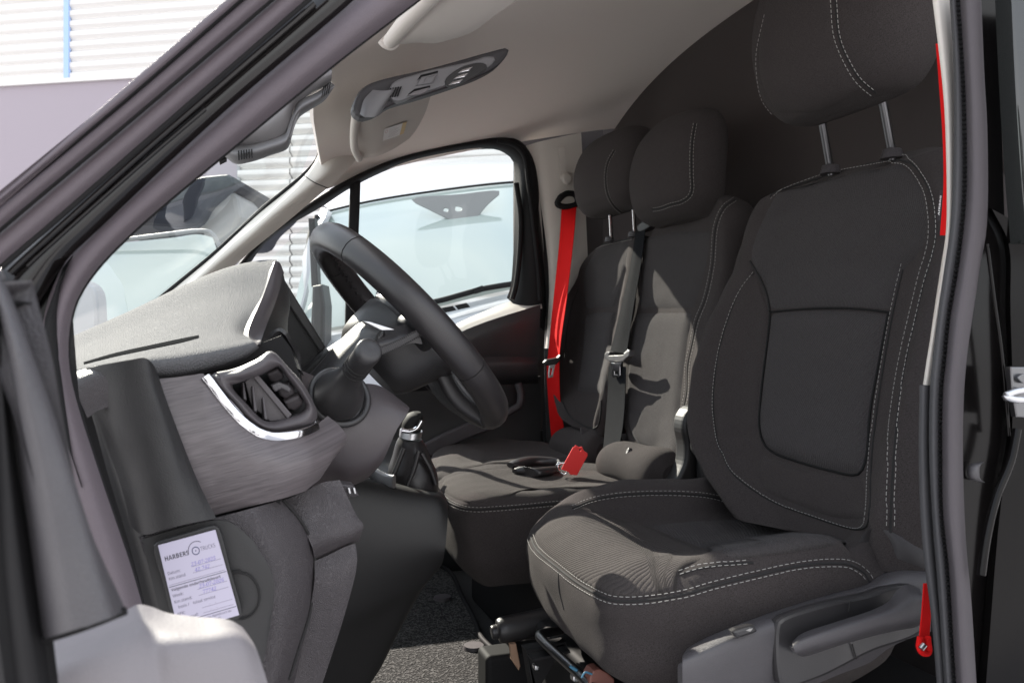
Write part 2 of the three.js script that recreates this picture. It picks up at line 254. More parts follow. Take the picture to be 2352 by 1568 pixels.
// ---------------------------------------------------------------- the yard outside
M.wallWhite = std([.63, .61, .585], .6); M.wallGrey = std([.31, .27, .30], .7); M.blue = std([.33, .46, .75], .5);
M.asphalt = std([.45, .44, .445], .95, { bumpMap: noiseTex(128, (u, v) => n128(u, v), { rep: 1 / .5 }), bumpScale: .004 });
M.vanWhite = phy([.32, .32, .33], .3, { clearcoat: .6, clearcoatRoughness: .1 }); M.vanGrey = phy([.28, .28, .29], .5);
M.tint = phy([.33, .38, .36], .06, { clearcoat: 1, clearcoatRoughness: .02 });
M.sensor = phy([.20, .205, .21], .5); M.navy = phy([.014, .016, .024], .6, { specularIntensity: .4 });
struct('ground', new THREE.PlaneGeometry(240, 240).rotateX(-Math.PI / 2).translate(0, -.62, 0), M.asphalt, 'pale concrete yard around the van');
{ // warehouse: white corrugated cladding above and beside a mauve-grey sectional panel, with a blue joint strip
  const A = at(-420, 784, 'd', 19), B = at(1750, 784, 'd', 15.4), ex = B.clone().sub(A); ex.y = 0; const L = ex.length(); ex.normalize(); const nz = V(-ex.z, 0, ex.x); if (nz.dot(CAM.clone().sub(A)) < 0) nz.negate();
  const along = px => { const d = dirOf(px, 784), o = CAM; // where the sight plane meets the wall
    const den = d.x * nz.x + d.z * nz.z, t = ((A.x - o.x) * nz.x + (A.z - o.z) * nz.z) / den; return o.clone().addScaledVector(d, t).sub(A).dot(ex); };
  const hAt = (px, py) => { const d = dirOf(px, py), den = d.x * nz.x + d.z * nz.z, t = ((A.x - CAM.x) * nz.x + (A.z - CAM.z) * nz.z) / den; return CAM.y + d.y * t; };
  const hall = thing('warehouse', 'long warehouse with white ribbed cladding and a mauve-grey lower wall behind the van', 'building');
  const clad = (s0, s1, y0, y1, pitch = .225, dp = .06) => { const G = []; const n = Math.ceil((y1 - y0) / pitch * 6);
    for (let j = 0; j <= n; j++) { const y = y0 + (y1 - y0) * j / n, ph = (y / pitch % 1 + 1) % 1, k = ph < .16 ? 0 : ph < .3 ? (ph - .16) / .14 : ph < .86 ? 1 : (1 - ph) / .14; G.push([0, 1].map(t => A.clone().addScaledVector(ex, s0 + (s1 - s0) * t).addScaledVector(nz, dp * (k - .5)).setY(y))); }
    const g = gridGeo(G), N = g.attributes.normal; if (N.getX(40) * nz.x + N.getZ(40) * nz.z < 0) flip(g); return g; };
  const yb = hAt(240, 176), sJ = along(155), sE = along(548), yTop = 8.25;
  part(hall, 'cladding_panel', clad(0, sJ - .062, yb, yTop), M.wallWhite); part(hall, 'cladding_panel', clad(sJ + .062, sE, yb, yTop), M.wallWhite); part(hall, 'cladding_panel', clad(sE, along(668) - .012, -.62, yTop, .225, .12), M.wallWhite); part(hall, 'cladding_panel', clad(along(668) + .012, L, -.62, yTop, .225, .12), M.wallWhite);
  const wb = (s0, s1, y0, y1, d0, d1, r) => boxAt(A.clone().addScaledVector(ex, (s0 + s1) / 2).addScaledVector(nz, (d0 + d1) / 2).setY((y0 + y1) / 2), ex, UP, nz, s1 - s0, y1 - y0, d1 - d0, r);
  part(hall, 'joint_strip', wb(sJ - .06, sJ + .06, yb, yTop, -.02, .06, .004), M.blue, 'pale blue upright joint strip');
  part(hall, 'flashing', wb(0, sE, yb - .09, yb, -.01, .08, .004), M.wallWhite);
  part(hall, 'lower_wall', wb(0, sE - .03, -.62, yb - .09, -.12, .01, .004), M.wallGrey, 'mauve-grey flat lower wall');
  part(hall, 'corner_trim', wb(sE - .03, sE + .03, -.62, yb, -.1, .03, .004), M.vanGrey);
  part(hall, 'rear_wall', wb(0, L, -.62, yTop - .02, -3, -.13, .01), M.wallGrey);
}
{ // white van facing the passenger window
  const v = thing('white_van', 'white van parked nose-on beyond the passenger window', 'van', null);
  const R = (d, a) => line('d', d, a);
  const roof = [R(5.6, [[690, 430], [850, 388], [1010, 366], [1180, 356], [1420, 356]]), R(5.0, [[690, 440], [850, 398], [1010, 378], [1180, 372], [1420, 375]]), R(4.45, [[742, 470], [850, 440], [1010, 425], [1180, 415], [1420, 415]]), R(4.3, [[758, 484], [850, 461], [1010, 436], [1180, 417], [1420, 410]])];
  part(v, 'roof', sheet(roof, { nu: 24, nv: 14, th: .02 }), M.vanWhite);
  const ws = [R(4.29, [[740, 488], [850, 463], [1010, 438], [1180, 419], [1420, 412]]), R(3.95, [[700, 600], [850, 565], [1010, 540], [1180, 520], [1440, 510]]), R(3.6, [[660, 770], [850, 735], [1010, 695], [1180, 655], [1460, 620]])];
  const glass = part(v, 'windscreen', sheet(ws, { nu: 24, nv: 14, th: .02 }), M.tint);
  part(v, 'windscreen_seal', tube(R(4.27, [[742, 487], [850, 462], [1010, 437], [1180, 418], [1420, 411]]), .006), M.rubberBlack);
part(v, 'sensor_cover', slab(R(4.05, px2([[945, 458], [990, 484], [1038, 508], [1066, 528], [1084, 528], [1096, 500], [1120, 470], [1150, 440], [1050, 446]], 40, true)), .01, { bevel: .002, holes: [R(4.05, px2([[1020, 478], [1030, 480], [1028, 486], [1018, 484]], 10, true)), R(4.05, px2([[1046, 474], [1062, 478], [1058, 484], [1046, 484]], 10, true))] }), M.sensor);
  part(v, 'cowl', sheet([R(3.58, [[655, 790], [850, 752], [1010, 712], [1180, 672], [1460, 635]]), R(3.35, [[650, 850], [850, 805], [1010, 760], [1180, 715], [1460, 680]]), R(3.2, [[650, 980], [850, 950], [1010, 900], [1180, 860], [1460, 820]]), R(3.18, [[650, 1500], [850, 1500], [1010, 1500], [1180, 1500], [1460, 1500]])], { nu: 20, nv: 20, th: .02 }), M.vanWhite);
  part(v, 'wiper', [tube(R(3.5, [[960, 700], [1010, 690], [1110, 663], [1175, 652]]), .012), slab(R(3.48, [[1085, 663], [1108, 655], [1112, 668], [1090, 675]]), .02)], M.rubberBlack);
  part(v, 'cowl_vent', [slab(R(3.36, [[1012, 707], [1040, 702], [1048, 712], [1020, 718]]), .01), slab(R(3.36, [[1044, 701], [1072, 695], [1080, 705], [1052, 711]]), .01)], M.rubberBlack);
  part(v, 'side_panel', sheet([R([4.35, 4.2], [[738, 478], [752, 480]]), R([3.9, 3.95], [[706, 560], [722, 560]]), R([3.7, 3.7], [[700, 660], [705, 660]]), R([3.6, 3.6], [[660, 790], [670, 790]])], { nu: 4, nv: 12, th: .03 }), M.vanWhite);
  part(v, 'pillar_seal', tube(R([4.2, 3.6], [[728, 500], [712, 560], [724, 640], [735, 720], [745, 800]]), .02), M.rubberBlack);
  const mir = thing('door_mirror', 'dark door mirror of the white van outside, left of the steering wheel rim', 'mirror');
  part(mir, 'mirror_housing', slab(R(3.4, [[716, 656], [738, 652], [745, 700], [743, 800], [720, 812], [712, 740]]), .14, { bevel: .015 }), M.plasticDark);
  part(mir, 'bracket', slab(R(3.5, [[707, 500], [722, 500], [730, 658], [714, 658]]), .06, { bevel: .006 }), M.plasticDark);
}
{ // navy van parked ahead, seen through the windscreen
  const v = thing('navy_van', 'dark navy van with a pale green windscreen, seen through our windscreen', 'van');
  const R = (d, a) => line('d', d, a);
  part(v, 'roof', slab(R(4.9, px2([[200, 520], [300, 450], [417, 421], [447, 406], [486, 400], [528, 400], [534, 418], [522, 433], [477, 475], [450, 514], [330, 516]], 50, true)), 1.5, { bevel: .04 }), M.navy, 'dark navy roof and deflector');
  part(v, 'side_panel', slab(R(5.0, [[524, 430], [544, 452], [552, 496], [536, 540], [506, 566], [470, 545], [448, 512], [478, 474]]), .4, { bevel: .03 }), M.sensor, 'grey side panel');
  part(v, 'windscreen', sheet([R(4.55, [[250, 560], [400, 545], [455, 538], [488, 545]]), R(4.4, [[220, 620], [400, 610], [470, 605], [506, 600]]), R(4.2, [[120, 720], [400, 720], [480, 715], [530, 690]]), R(4.0, [[60, 850], [400, 850], [480, 850], [540, 850]])], { nu: 18, nv: 16, th: .02 }), M.tint);
  part(v, 'windscreen_frame', tube(R([4.5, 4.3], [[250, 555], [400, 536], [455, 530], [485, 535], [505, 570], [520, 620], [530, 660]]), .012), M.sensor);
  const mir = thing('round_mirror', 'pale round-edged mirror behind the lower corner of our windscreen', 'mirror');
  part(mir, 'mirror_housing', slab(R(3.4, [[120, 650], [175, 640], [212, 660], [222, 705], [214, 770], [120, 800]]), .08, { smooth: true, bevel: .015 }), M.vanWhite);
}

// ---------------------------------------------------------------- the van: body shell round the driver's door opening
const van = thing('black_van', 'black van with its driver door open, showing pillars, seals and pale headliner', 'van');
const band = (LA, LB, z, bulge, n = 40, th = .004, ax = 'z') => { const a = px2(LA, n), b = px2(LB, n); const mix = t => a.map((p, i) => [p[0] + (b[i][0] - p[0]) * t, p[1] + (b[i][1] - p[1]) * t]);
  return sheet([0, .1, .3, .5, .7, .9, 1].map(t => line(ax, z + bulge * (1 - Math.abs(2 * t - 1) ** 2.4), mix(t))), { nu: n, nv: 18, th }); };
const L0 = [[-60, 499], [0, 447], [260, 222], [517, 0], [575, -50]], L1 = [[-60, 512], [0, 462], [280, 232], [548, 0], [606, -50]], L2 = [[-60, 575], [0, 522], [310, 262], [618, 0], [676, -50]],
  L3 = [[-60, 672], [0, 612], [100, 527], [400, 265], [705, 0], [762, -50]], L4 = [[105, 1150], [96, 950], [92, 830], [95, 760], [112, 680], [150, 600], [215, 527], [500, 265], [784, 20], [860, -50]],
  L5 = [[335, 1420], [300, 1300], [232, 1100], [172, 910], [158, 840], [158, 765], [173, 695], [218, 622], [310, 527], [550, 325], [784, 134], [960, 0], [1025, -50]];
const L4i = [[215, 1420], [185, 1300], [140, 1100], [105, 930], [92, 830], [95, 760], [112, 680], [150, 600], [215, 527], [500, 265], [784, 20], [860, -50]];
part(van, 'door_frame_lip', band(L0, L1, .066, .003), M.pillarRubber, 'thin outer lip of the windscreen pillar');
part(van, 'pillar_trim', band(L1, L2, .055, .008), M.pillarRubber, 'rounded outer pillar strip');
part(van, 'outer_seal', band(L2, L3, .042, .011), M.pillarRubber, 'wide mauve-grey outer seal');
part(van, 'pillar_panel', band([[-60, 690], [0, 612], [100, 527], [400, 265], [705, 0], [762, -50]], [[40, 760], [92, 690], [150, 600], [225, 527], [505, 265], [790, 20], [866, -50]], .02, .006), M.pillarPaint, 'glossy black painted pillar');
part(van, 'pillar_crease', [tube(line('z', .028, [[20, 625], [128, 527], [300, 372], [520, 180], [720, 8]]), .0026), tube(line('z', .026, [[60, 610], [160, 520], [330, 370], [470, 250]]), .0016)], M.pillarPaint);
part(van, 'pillar_panel', sheet([line('z', .012, [[-80, 560], [-80, 800], [-80, 1100], [-80, 1600]]), line('z', .012, [[130, 600], [110, 800], [130, 1100], [300, 1600]])], { nu: 12, nv: 4, th: .004 }), M.paint);
for (const [l, z] of [[L1, .060], [L2, .0505], [L3, .043]]) part(van, 'seal_groove', tube(line('z', z, px2(l, 30)), .0022, { n: 40 }), M.rubberBlack);
part(van, 'pillar_core', sheet([line('z', .0, px2(L3, 30)), line('z', .0, px2(L5.map(([x, y]) => [x - 34, y - 20]), 30))], { nu: 30, nv: 3, th: .03, lin: 'v' }), M.rubberBlack);
const doorSeal = part(van, 'door_seal', band(L4i, L5, .012, .016, 60), M.pillarRubber, 'thick rubber door seal along the windscreen pillar');
part(van, 'seal_lip', tube(line('z', .008, px2(L5.map(([x, y]) => [x - 4, y]), 60)), .0022, { n: 80 }), M.rubberBlack);
// rear pillar
const C0 = [[2139, -30], [2159, 134], [2169, 235], [2175, 403], [2174, 527], [2163, 628], [2146, 728], [2129, 829], [2121, 883]], C1 = [[2182, -30], [2192, 134], [2196, 269], [2196, 403], [2190, 527], [2173, 628], [2157, 745], [2147, 829], [2141, 885]];
part(van, 'pillar_trim', band(C0, C1, -.03, .006), M.cream, 'cream upper trim of the door pillar');
const D0 = [[2113, 884], [2111, 1040], [2116, 1200], [2125, 1300], [2140, 1420], [2155, 1600]], D1 = [[2142, 885], [2140, 1040], [2148, 1200], [2160, 1350], [2175, 1480], [2182, 1600]];
part(van, 'lower_pillar_trim', band(D0, D1, -.02, .006), M.sealGrey, 'dark grey lower pillar trim');
const E0 = [[2180, -30], [2190, 134], [2192, 269], [2190, 403], [2183, 527], [2168, 628], [2152, 745], [2142, 829], [2137, 885], [2135, 1040], [2143, 1200], [2155, 1350], [2172, 1600]], E1 = [[2202, -30], [2211, 101], [2218, 235], [2220, 437], [2213, 527], [2200, 628], [2183, 728], [2173, 829], [2166, 896], [2164, 1054], [2166, 1175], [2180, 1310], [2190, 1478], [2198, 1600]];
const E2 = [[2254, -30], [2262, 168], [2269, 302], [2267, 527], [2252, 611], [2240, 695], [2223, 812], [2215, 913], [2213, 1054], [2220, 1243], [2232, 1377], [2246, 1600]];
part(van, 'door_seal', band(E0, E1, -.01, .008, 60), M.sealGrey, 'ribbed grey inner seal of the rear door pillar');
part(van, 'door_seal', band(E1, E2, -.004, .016, 60), M.rubber, 'smooth mauve-grey seal of the rear door pillar');
{ const e = px2(E1, 150), gs = []; for (let i = 2; i < 148; i++) { const p = line('z', -.003, [[e[i][0] - 9, e[i][1]], [e[i][0] + 3, e[i][1]]]); gs.push(tube(p, .0011, { n: 2, seg: 5 })); } const o = part(van, 'seal_ribs', gs, M.rubberBlack); o.userData.kind = 'stuff'; }
part(van, 'side_body', sheet([line('z', -.012, [[2235, -60], [2250, 300], [2240, 700], [2195, 950], [2195, 1200], [2225, 1620]]), line('z', -.012, [[2290, -60], [2305, 400], [2315, 700], [2320, 1000], [2290, 1300], [2260, 1620]])], { nu: 20, nv: 4, th: .01 }), M.paint, 'glossy black door-shut face');
part(van, 'side_glass', sheet([line('z', .004, [[2284, -60], [2296, 200], [2310, 420], [2322, 560]]), line('z', .03, [[2360, -60], [2372, 200], [2386, 420], [2398, 560]]), line('z', .05, [[2600, -60], [2600, 200], [2600, 420], [2600, 560]])], { nu: 16, nv: 8, th: .008 }), M.darkGlass, 'dark glass of the side window reflecting the sky');
part(van, 'side_body', sheet([line('z', .0, [[2280, 480], [2318, 560], [2322, 700], [2325, 1000], [2300, 1160], [2262, 1620]]), line('z', .012, [[2400, 540], [2400, 600], [2400, 700], [2400, 1000], [2400, 1160], [2400, 1620]]), line('z', .02, [[2600, 560], [2600, 600], [2600, 700], [2600, 1000], [2600, 1160], [2600, 1620]])], { nu: 24, nv: 10, th: .01 }), M.paint, 'glossy black outer body side');
part(van, 'body_crease', [tube(line('z', .012, [[2338, 985], [2322, 1060], [2290, 1140], [2268, 1230], [2255, 1320]]), .004), tube(line('z', .004, [[2268, 560], [2286, 700], [2300, 800], [2310, 900], [2318, 1000]]), .0018)], M.paint);
{ const st = new THREE.Group(); st.name = 'lock_striker'; van.add(st); const z = .02;
  part(st, 'plate', slab(line('z', z, [[2324, 842], [2364, 842], [2364, 960], [2338, 958], [2328, 900]]), .006, { bevel: .0015 }), M.steel); part(st, 'bolt', slab(line('z', z + .004, px2([[2340, 868], [2352, 858], [2366, 868], [2352, 880]], 16, true)), .006, { bevel: .001 }), M.steel);
  part(st, 'loop', tube(line('z', [z + .004, z + .006], [[2350, 896], [2330, 900], [2310, 910], [2330, 917], [2360, 918]]), .0032), M.satin); }
part(van, 'bump_stop', loft([[2250, 1062, 4], [2240, 1070, 12], [2240, 1098, 13], [2252, 1108, 4]].map(([x, y, r]) => line('z', -.004, [[x - r, y]]).flatMap(p => circ(r * .0004, 8).map(([a, b]) => p.clone().add(V(b + .006, 0, a))))), { nu: 12, nv: 8 }), M.greyPlastic);

// headliner: y(x, z) crowned shell, its pixel-measured rims
const hx = (x, z) => { const k = (x - .16) / (1.12 - .16), c = 1.155 + .31 * Math.pow(Math.min(1, Math.max(0, k)), .62), s = Math.abs(z + .86) / .93; return c + .02 - .13 * Math.pow(s, 3.2); };
{ const rows = []; for (let i = 0; i <= 14; i++) { const r = []; for (let j = 0; j <= 20; j++) { const k = j / 20, z = -.06 - 1.7 * k, x0 = .145 + .098 * k - .06 * Math.sin(Math.PI * k) ** .8, x = x0 + (1.13 - x0) * i / 14; r.push(V(x, hx(x, z), z)); } rows.push(r); }
  part(van, 'headliner', sheet(rows, { nu: 60, nv: 40, th: .012 }), M.headliner, 'warm grey fabric headliner'); 
  part(van, 'roof', sheet(rows.map(r => r.map(p => p.clone().add(V(0, .04, 0)))), { nu: 20, nv: 14, th: .004 }), M.paint, 'black roof skin'); }
part(van, 'bulkhead', [box(1.13, 1.16, -.1, 1.6, -1.85, -.02), box(.64, 1.16, -.1, .25, -.03, -.015)], M.bulkhead, 'dark bulkhead behind the seats');
part(van, 'side_wall', box(-.9, 1.2, -.1, .42, -1.89, -1.83), M.plasticDark);
part(van, 'side_wall', box(.84, 1.2, -.1, 1.6, -1.9, -1.86), M.bulkhead);
// far windscreen pillar trim
const F0 = [[722, 205], [723, 250], [726, 290], [735, 330], [730, 362], [705, 394], [656, 436], [606, 476], [500, 575], [395, 662], [300, 740]], F1 = [[900, 225], [840, 290], [820, 360], [790, 398], [720, 458], [640, 525], [560, 590], [500, 650], [440, 740]];
part(van, 'windscreen_pillar_trim', sheet([line('z', -1.66, F0), line('z', -1.60, px2(F0, 8).map((p, i) => { const b = px2(F1, 8)[i]; return [(p[0] * .6 + b[0] * .4), p[1] * .6 + b[1] * .4]; })), line('z', -1.64, F1)], { nu: 40, nv: 12, th: .01 }), M.cream, 'cream far windscreen pillar trim');
part(van, 'windscreen_seal', tube(line('z', -1.655, F0), .006, { n: 60 }), M.rubberBlack);
part(van, 'pillar_joint', tube(line('z', -1.60, [[692, 398], [720, 418], [752, 432]]), .0012), M.seam);
// windscreen
{ const near = px2([[160, 870], [160, 775], [218, 622], [310, 527], [550, 325], [784, 134], [960, -20]], 10), far = px2([[180, 830], [300, 740], [395, 662], [500, 575], [610, 478], [690, 400], [733, 262]], 10);
  part(van, 'windscreen', sheet(near.map((p, i) => { const a = at(p[0], p[1], 'z', -.012), b = at(far[i][0], far[i][1], 'z', -1.665); return [0, .25, .5, .75, 1].map(t => a.clone().lerp(b, t).add(V(-.16 * Math.sin(Math.PI * t), 0, 0))); }), { nu: 24, nv: 24, th: 0 }), M.glass, 'windscreen'); }
// ---------------------------------------------------------------- floor, mat
part(van, 'floor', box(-.9, 1.2, -.06, .005, -1.86, -.05), M.floor, 'ribbed dark floor covering');
part(van, 'sill', box(-.2, .7, -.12, .03, -.06, -.01, .01), M.plasticDark);
{ const mat = thing('floor_mat', 'speckled grey carpet mat with black binding on the cab floor', 'mat');
  const o = line('y', .022, [[560, 1700], [780, 1480], [900, 1330], [985, 1290], [1030, 1310], [1062, 1370], [1092, 1428], [1104, 1462], [1142, 1500], [1222, 1580], [1300, 1680]]);
  part(mat, 'pile', slab(o, .012, { bevel: .003 }), M.carpet);
  part(mat, 'binding', tube(line('y', .026, [[985, 1290], [1030, 1310], [1062, 1370], [1092, 1428], [1104, 1462], [1142, 1500], [1222, 1580], [1300, 1680]]), .006), M.rubberBlack);
  for (const [x, y] of [[1088, 1484], [1016, 1372]]) { const c = at(x, y, 'y', .026); const g = new THREE.CylinderGeometry(.022, .024, .007, 24); g.translate(c.x, c.y, c.z); part(mat, 'fixing_button', g, M.ventGrey); } }
// ---------------------------------------------------------------- dashboard
const dash = thing('dashboard', 'grained dark dashboard with brushed end panel and corner air vent', 'dashboard');
{ // upper shell: sloping face, ledge and rounded front edge, row by row from the windscreen to the driver
  const ridge = line('z', [-.62, -.40], [[60, 818], [160, 775], [300, 714], [430, 653], [520, 618], [590, 603], [632, 601]]);
  const r1 = line('z', [-.48, -.35], [[60, 838], [160, 803], [300, 752], [430, 705], [520, 680], [580, 672], [606, 674]]);
  const crease = line('z', [-.30, -.28], [[60, 850], [160, 824], [300, 795], [420, 768], [490, 754], [540, 748], [562, 756]]);
  const ledge = line('z', [-.16, -.20], [[60, 875], [160, 848], [290, 822], [400, 803], [490, 789], [545, 780], [572, 776]]);
  const edge = line('z', [-.10, -.17], [[60, 890], [160, 858], [290, 836], [400, 826], [490, 811], [550, 798], [584, 786]]);
  const under = line('z', [-.10, -.17], [[60, 910], [160, 876], [290, 860], [400, 857], [490, 839], [555, 818], [592, 794]]);
  const tuck = line('z', [-.14, -.20], [[60, 925], [160, 890], [290, 876], [400, 870], [490, 850], [558, 826], [594, 800]]);
  const far3 = line('z', -1.62, [[60, 930], [160, 900], [300, 850], [430, 790], [520, 760], [600, 740], [660, 760]]), far2 = line('z', [-1.1, -.7], [[60, 860], [160, 815], [300, 752], [430, 690], [520, 645], [590, 622], [640, 614]]), far1 = line('z', [-.70, -.47], [[60, 821], [160, 777], [300, 716], [430, 655], [520, 619], [590, 604], [634, 602]]);
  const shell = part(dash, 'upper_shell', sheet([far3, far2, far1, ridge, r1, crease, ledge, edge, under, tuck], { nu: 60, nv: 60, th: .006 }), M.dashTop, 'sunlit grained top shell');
  part(dash, 'shell_lip', sheet([line('z', [-.40, -.17], [[631, 600], [606, 674], [570, 762], [590, 792]]), line('z', [-.41, -.19], [[641, 602], [625, 672], [588, 768], [594, 790]]), line('z', [-.43, -.21], [[652, 626], [634, 690], [606, 762], [597, 792]])], { nu: 30, nv: 10, th: .006 }), M.ventGrey, 'grained rear lip of the hood');
  part(dash, 'column_filler', slab(line('z', -.62, [[680, 920], [694, 856], [738, 814], [792, 778], [820, 900]]), .05, { bevel: .004 }), M.plasticDark);
  part(dash, 'demister_slot', sheet([px2([[192, 833], [260, 813], [340, 795], [420, 778], [456, 771]], 20), px2([[192, 837], [260, 820], [340, 803], [420, 786], [456, 776]], 20)].map(r => onto(shell, r, .0008)), { nu: 24, nv: 3, th: .0006 }), M.slot);
  // instrument hood side and the screen behind it
  part(dash, 'binnacle_side', sheet([line('z', [-.42, -.24], [[650, 628], [632, 690], [606, 765], [600, 800]]), line('z', [-.46, -.28], [[664, 700], [660, 760], [668, 800], [690, 850]]), line('z', [-.46, -.30], [[640, 690], [662, 770], [684, 820], [684, 850]])], { nu: 20, nv: 12, th: .004 }), M.plasticDark);
  part(dash, 'binnacle_panel', sheet([line('z', -.31, [[600, 800], [625, 770], [640, 760], [655, 770]]), line('z', -.33, [[622, 815], [650, 800], [670, 800], [682, 820]]), line('z', -.33, [[650, 840], [670, 845], [690, 850], [700, 870]])], { nu: 14, nv: 10, th: .004 }), M.plasticFine);
  part(dash, 'media_screen', slab(line('z', -.72, [[640, 660], [652, 640], [748, 796], [742, 806], [730, 812], [640, 668]]), .02, { bevel: .003 }), M.plasticFine, 'dark edge of the media screen');
  part(dash, 'media_screen_back', slab(line('z', -.70, [[622, 700], [640, 662], [736, 808], [726, 832], [706, 850], [690, 900], [640, 800]]), .06, { bevel: .004 }), M.plasticDark);
  part(dash, 'gap_shadow_strip', tube(line('z', -.695, [[640, 664], [690, 740], [738, 812]]), .0016), M.seam);
}
{ // brushed end panel
  const t = polyAt([[340, 872], [405, 866], [466, 858], [518, 925], [572, 980], [622, 1001], [690, 993], [722, 980], [752, 955]].map(p => V(p[0], p[1], 0)), 24).map(p => [p.x, p.y]), b = polyAt([[455, 1192], [475, 1187], [500, 1181], [555, 1167], [605, 1155], [655, 1143], [700, 1128], [735, 1100], [748, 1060]].map(p => V(p[0], p[1], 0)), 24).map(p => [p.x, p.y]);
  const z = i => { const k = i / 24; return -.115 - .01 * k - (k > .6 ? .30 * (k - .6) ** 2 + .05 * (k - .6) : 0); };
  const mid = (f, e) => t.map((p, i) => { const q = b[i]; return at(p[0] + (q[0] - p[0]) * f + e * 34 * Math.sin(Math.PI * f) * (i / 24) ** 3, p[1] + (q[1] - p[1]) * f, 'z', z(i) + .014 * Math.sin(Math.PI * f)); });
  const pnl = part(dash, 'brushed_panel', sheet([0, .2, .45, .7, .88, 1].map(f => mid(f, 1.35)), { nu: 48, nv: 36, th: .004 }), M.brushed, 'brushed mauve-grey trim panel');
  { const P = pnl.geometry.attributes.position, U = pnl.geometry.attributes.uv; for (let i = 0; i < P.count; i++) { const x = P.getX(i), y = P.getY(i); U.setXY(i, x * .975 + y * .22 + P.getZ(i) * .5, y * .975 - x * .22); } }
  const chr = onto(pnl, px2([[468, 866], [490, 896], [520, 935], [555, 972], [590, 996], [622, 1006], [660, 1004], [700, 995], [724, 984]], 40), .002);
  part(dash, 'chrome_strip', sweep(chr, rrect(.0042, .0025, .002), { n: 40, up: (t, p) => V(0, 0, 1).cross(V(0, 0, 0).subVectors(chr[Math.min(40, Math.round(t * 40) + 1)] || chr[40], chr[Math.max(0, Math.round(t * 40) - 1)])).normalize() }), M.chrome, 'bright chrome strip curving under the vent');
  // corner vent
  const vent = new THREE.Group(); vent.name = 'air_vent'; dash.add(vent);
  const zo = -.128, zi = -.15;
  const outer = px2([[484, 862], [540, 849], [594, 824], [617, 806], [630, 809], [660, 841], [695, 880], [720, 925], [729, 952], [718, 976], [690, 988], [640, 997], [606, 990], [574, 968], [536, 926]], 60, true);
  const inner = px2([[532, 884], [560, 872], [600, 860], [624, 848], [640, 842], [660, 868], [690, 908], [702, 932], [692, 946], [662, 957], [622, 968], [602, 963], [572, 934]], 60, true);
  const zf = p => -.122 - Math.max(0, (p[0] - 560)) * .00022;
  const L = (o, dz) => o.map(p => at(p[0], p[1], 'z', zf(p) + dz));
  const mixo = f => outer.map((p, i) => { // nearest index pairing by angle
    const c = [620, 905], a = Math.atan2(p[1] - c[1], p[0] - c[0]); let best = 0, bd = 9; inner.forEach((q, k) => { const d = Math.abs(((Math.atan2(q[1] - c[1], q[0] - c[0]) - a + 3 * Math.PI) % (2 * Math.PI)) - Math.PI); if (d < bd) { bd = d; best = k; } }); const q = inner[best]; return [p[0] + (q[0] - p[0]) * f, p[1] + (q[1] - p[1]) * f]; });
  part(vent, 'frame', sheet([L(mixo(0), -.008), L(mixo(.12), .004), L(mixo(.5), .009), L(mixo(.88), .004), L(mixo(1), -.012), L(mixo(1.02), -.05)], { nu: 60, nv: 24, th: 0 }), M.ventGrey);
  part(vent, 'cavity', slab(inner.map(p => at(p[0], p[1], 'z', zf(p) - .06)), .004, { bevel: 0 }), M.rubberBlack);
  part(vent, 'top_rib', tube(line('z', [-.118, -.138], [[500, 872], [545, 862], [595, 840], [622, 822]]), .0062, { seg: 12 }), M.ventGrey);
  const zs = -.146;
  for (const o of [[[545, 865], [562, 872], [700, 1005], [650, 985], [556, 905]]]) void o;
  part(vent, 'vane', slab(line('z', zs, [[562, 876], [580, 862], [660, 962], [620, 968], [576, 930]]), .0025, { bevel: .0006 }), M.ventGrey);
  part(vent, 'divider', slab(line('z', zs + .004, [[577, 862], [592, 860], [670, 952], [660, 962]]), .016, { bevel: .001 }), M.ventGrey);
  for (const [x0, y0, x1, y1] of [[558, 878, 562, 918], [580, 886, 586, 946], [604, 912, 610, 964]]) part(vent, 'fin', slab(line('z', [zs + .004, zs + .014], [[x0 - 2, y0], [x0 + 2, y0], [x1 + 4, y1], [x1 - 3, y1 - 3]]), .012, { bevel: .0006 }), M.ventGrey);
  for (const [k, b] of [[[612, 860], [638, 848], [650, 860], [652, 870], [634, 882], [620, 876]], [[634, 892], [664, 880], [676, 896], [676, 906], [656, 918], [642, 910]], [[652, 924], [686, 908], [697, 924], [694, 934], [676, 946], [660, 940]]].entries()) part(vent, 'slat', slab(line('z', [zs - .010, zs - .018], b), .006, { bevel: .0025, seg: 3 }), M.ventGrey);
  part(vent, 'thumb_wheel', slab(line('z', zs + .002, [[622, 884], [640, 876], [662, 884], [670, 894], [664, 902], [646, 893], [632, 900], [626, 894]]), .008, { bevel: .002, seg: 3 }), M.greyPlastic);
}
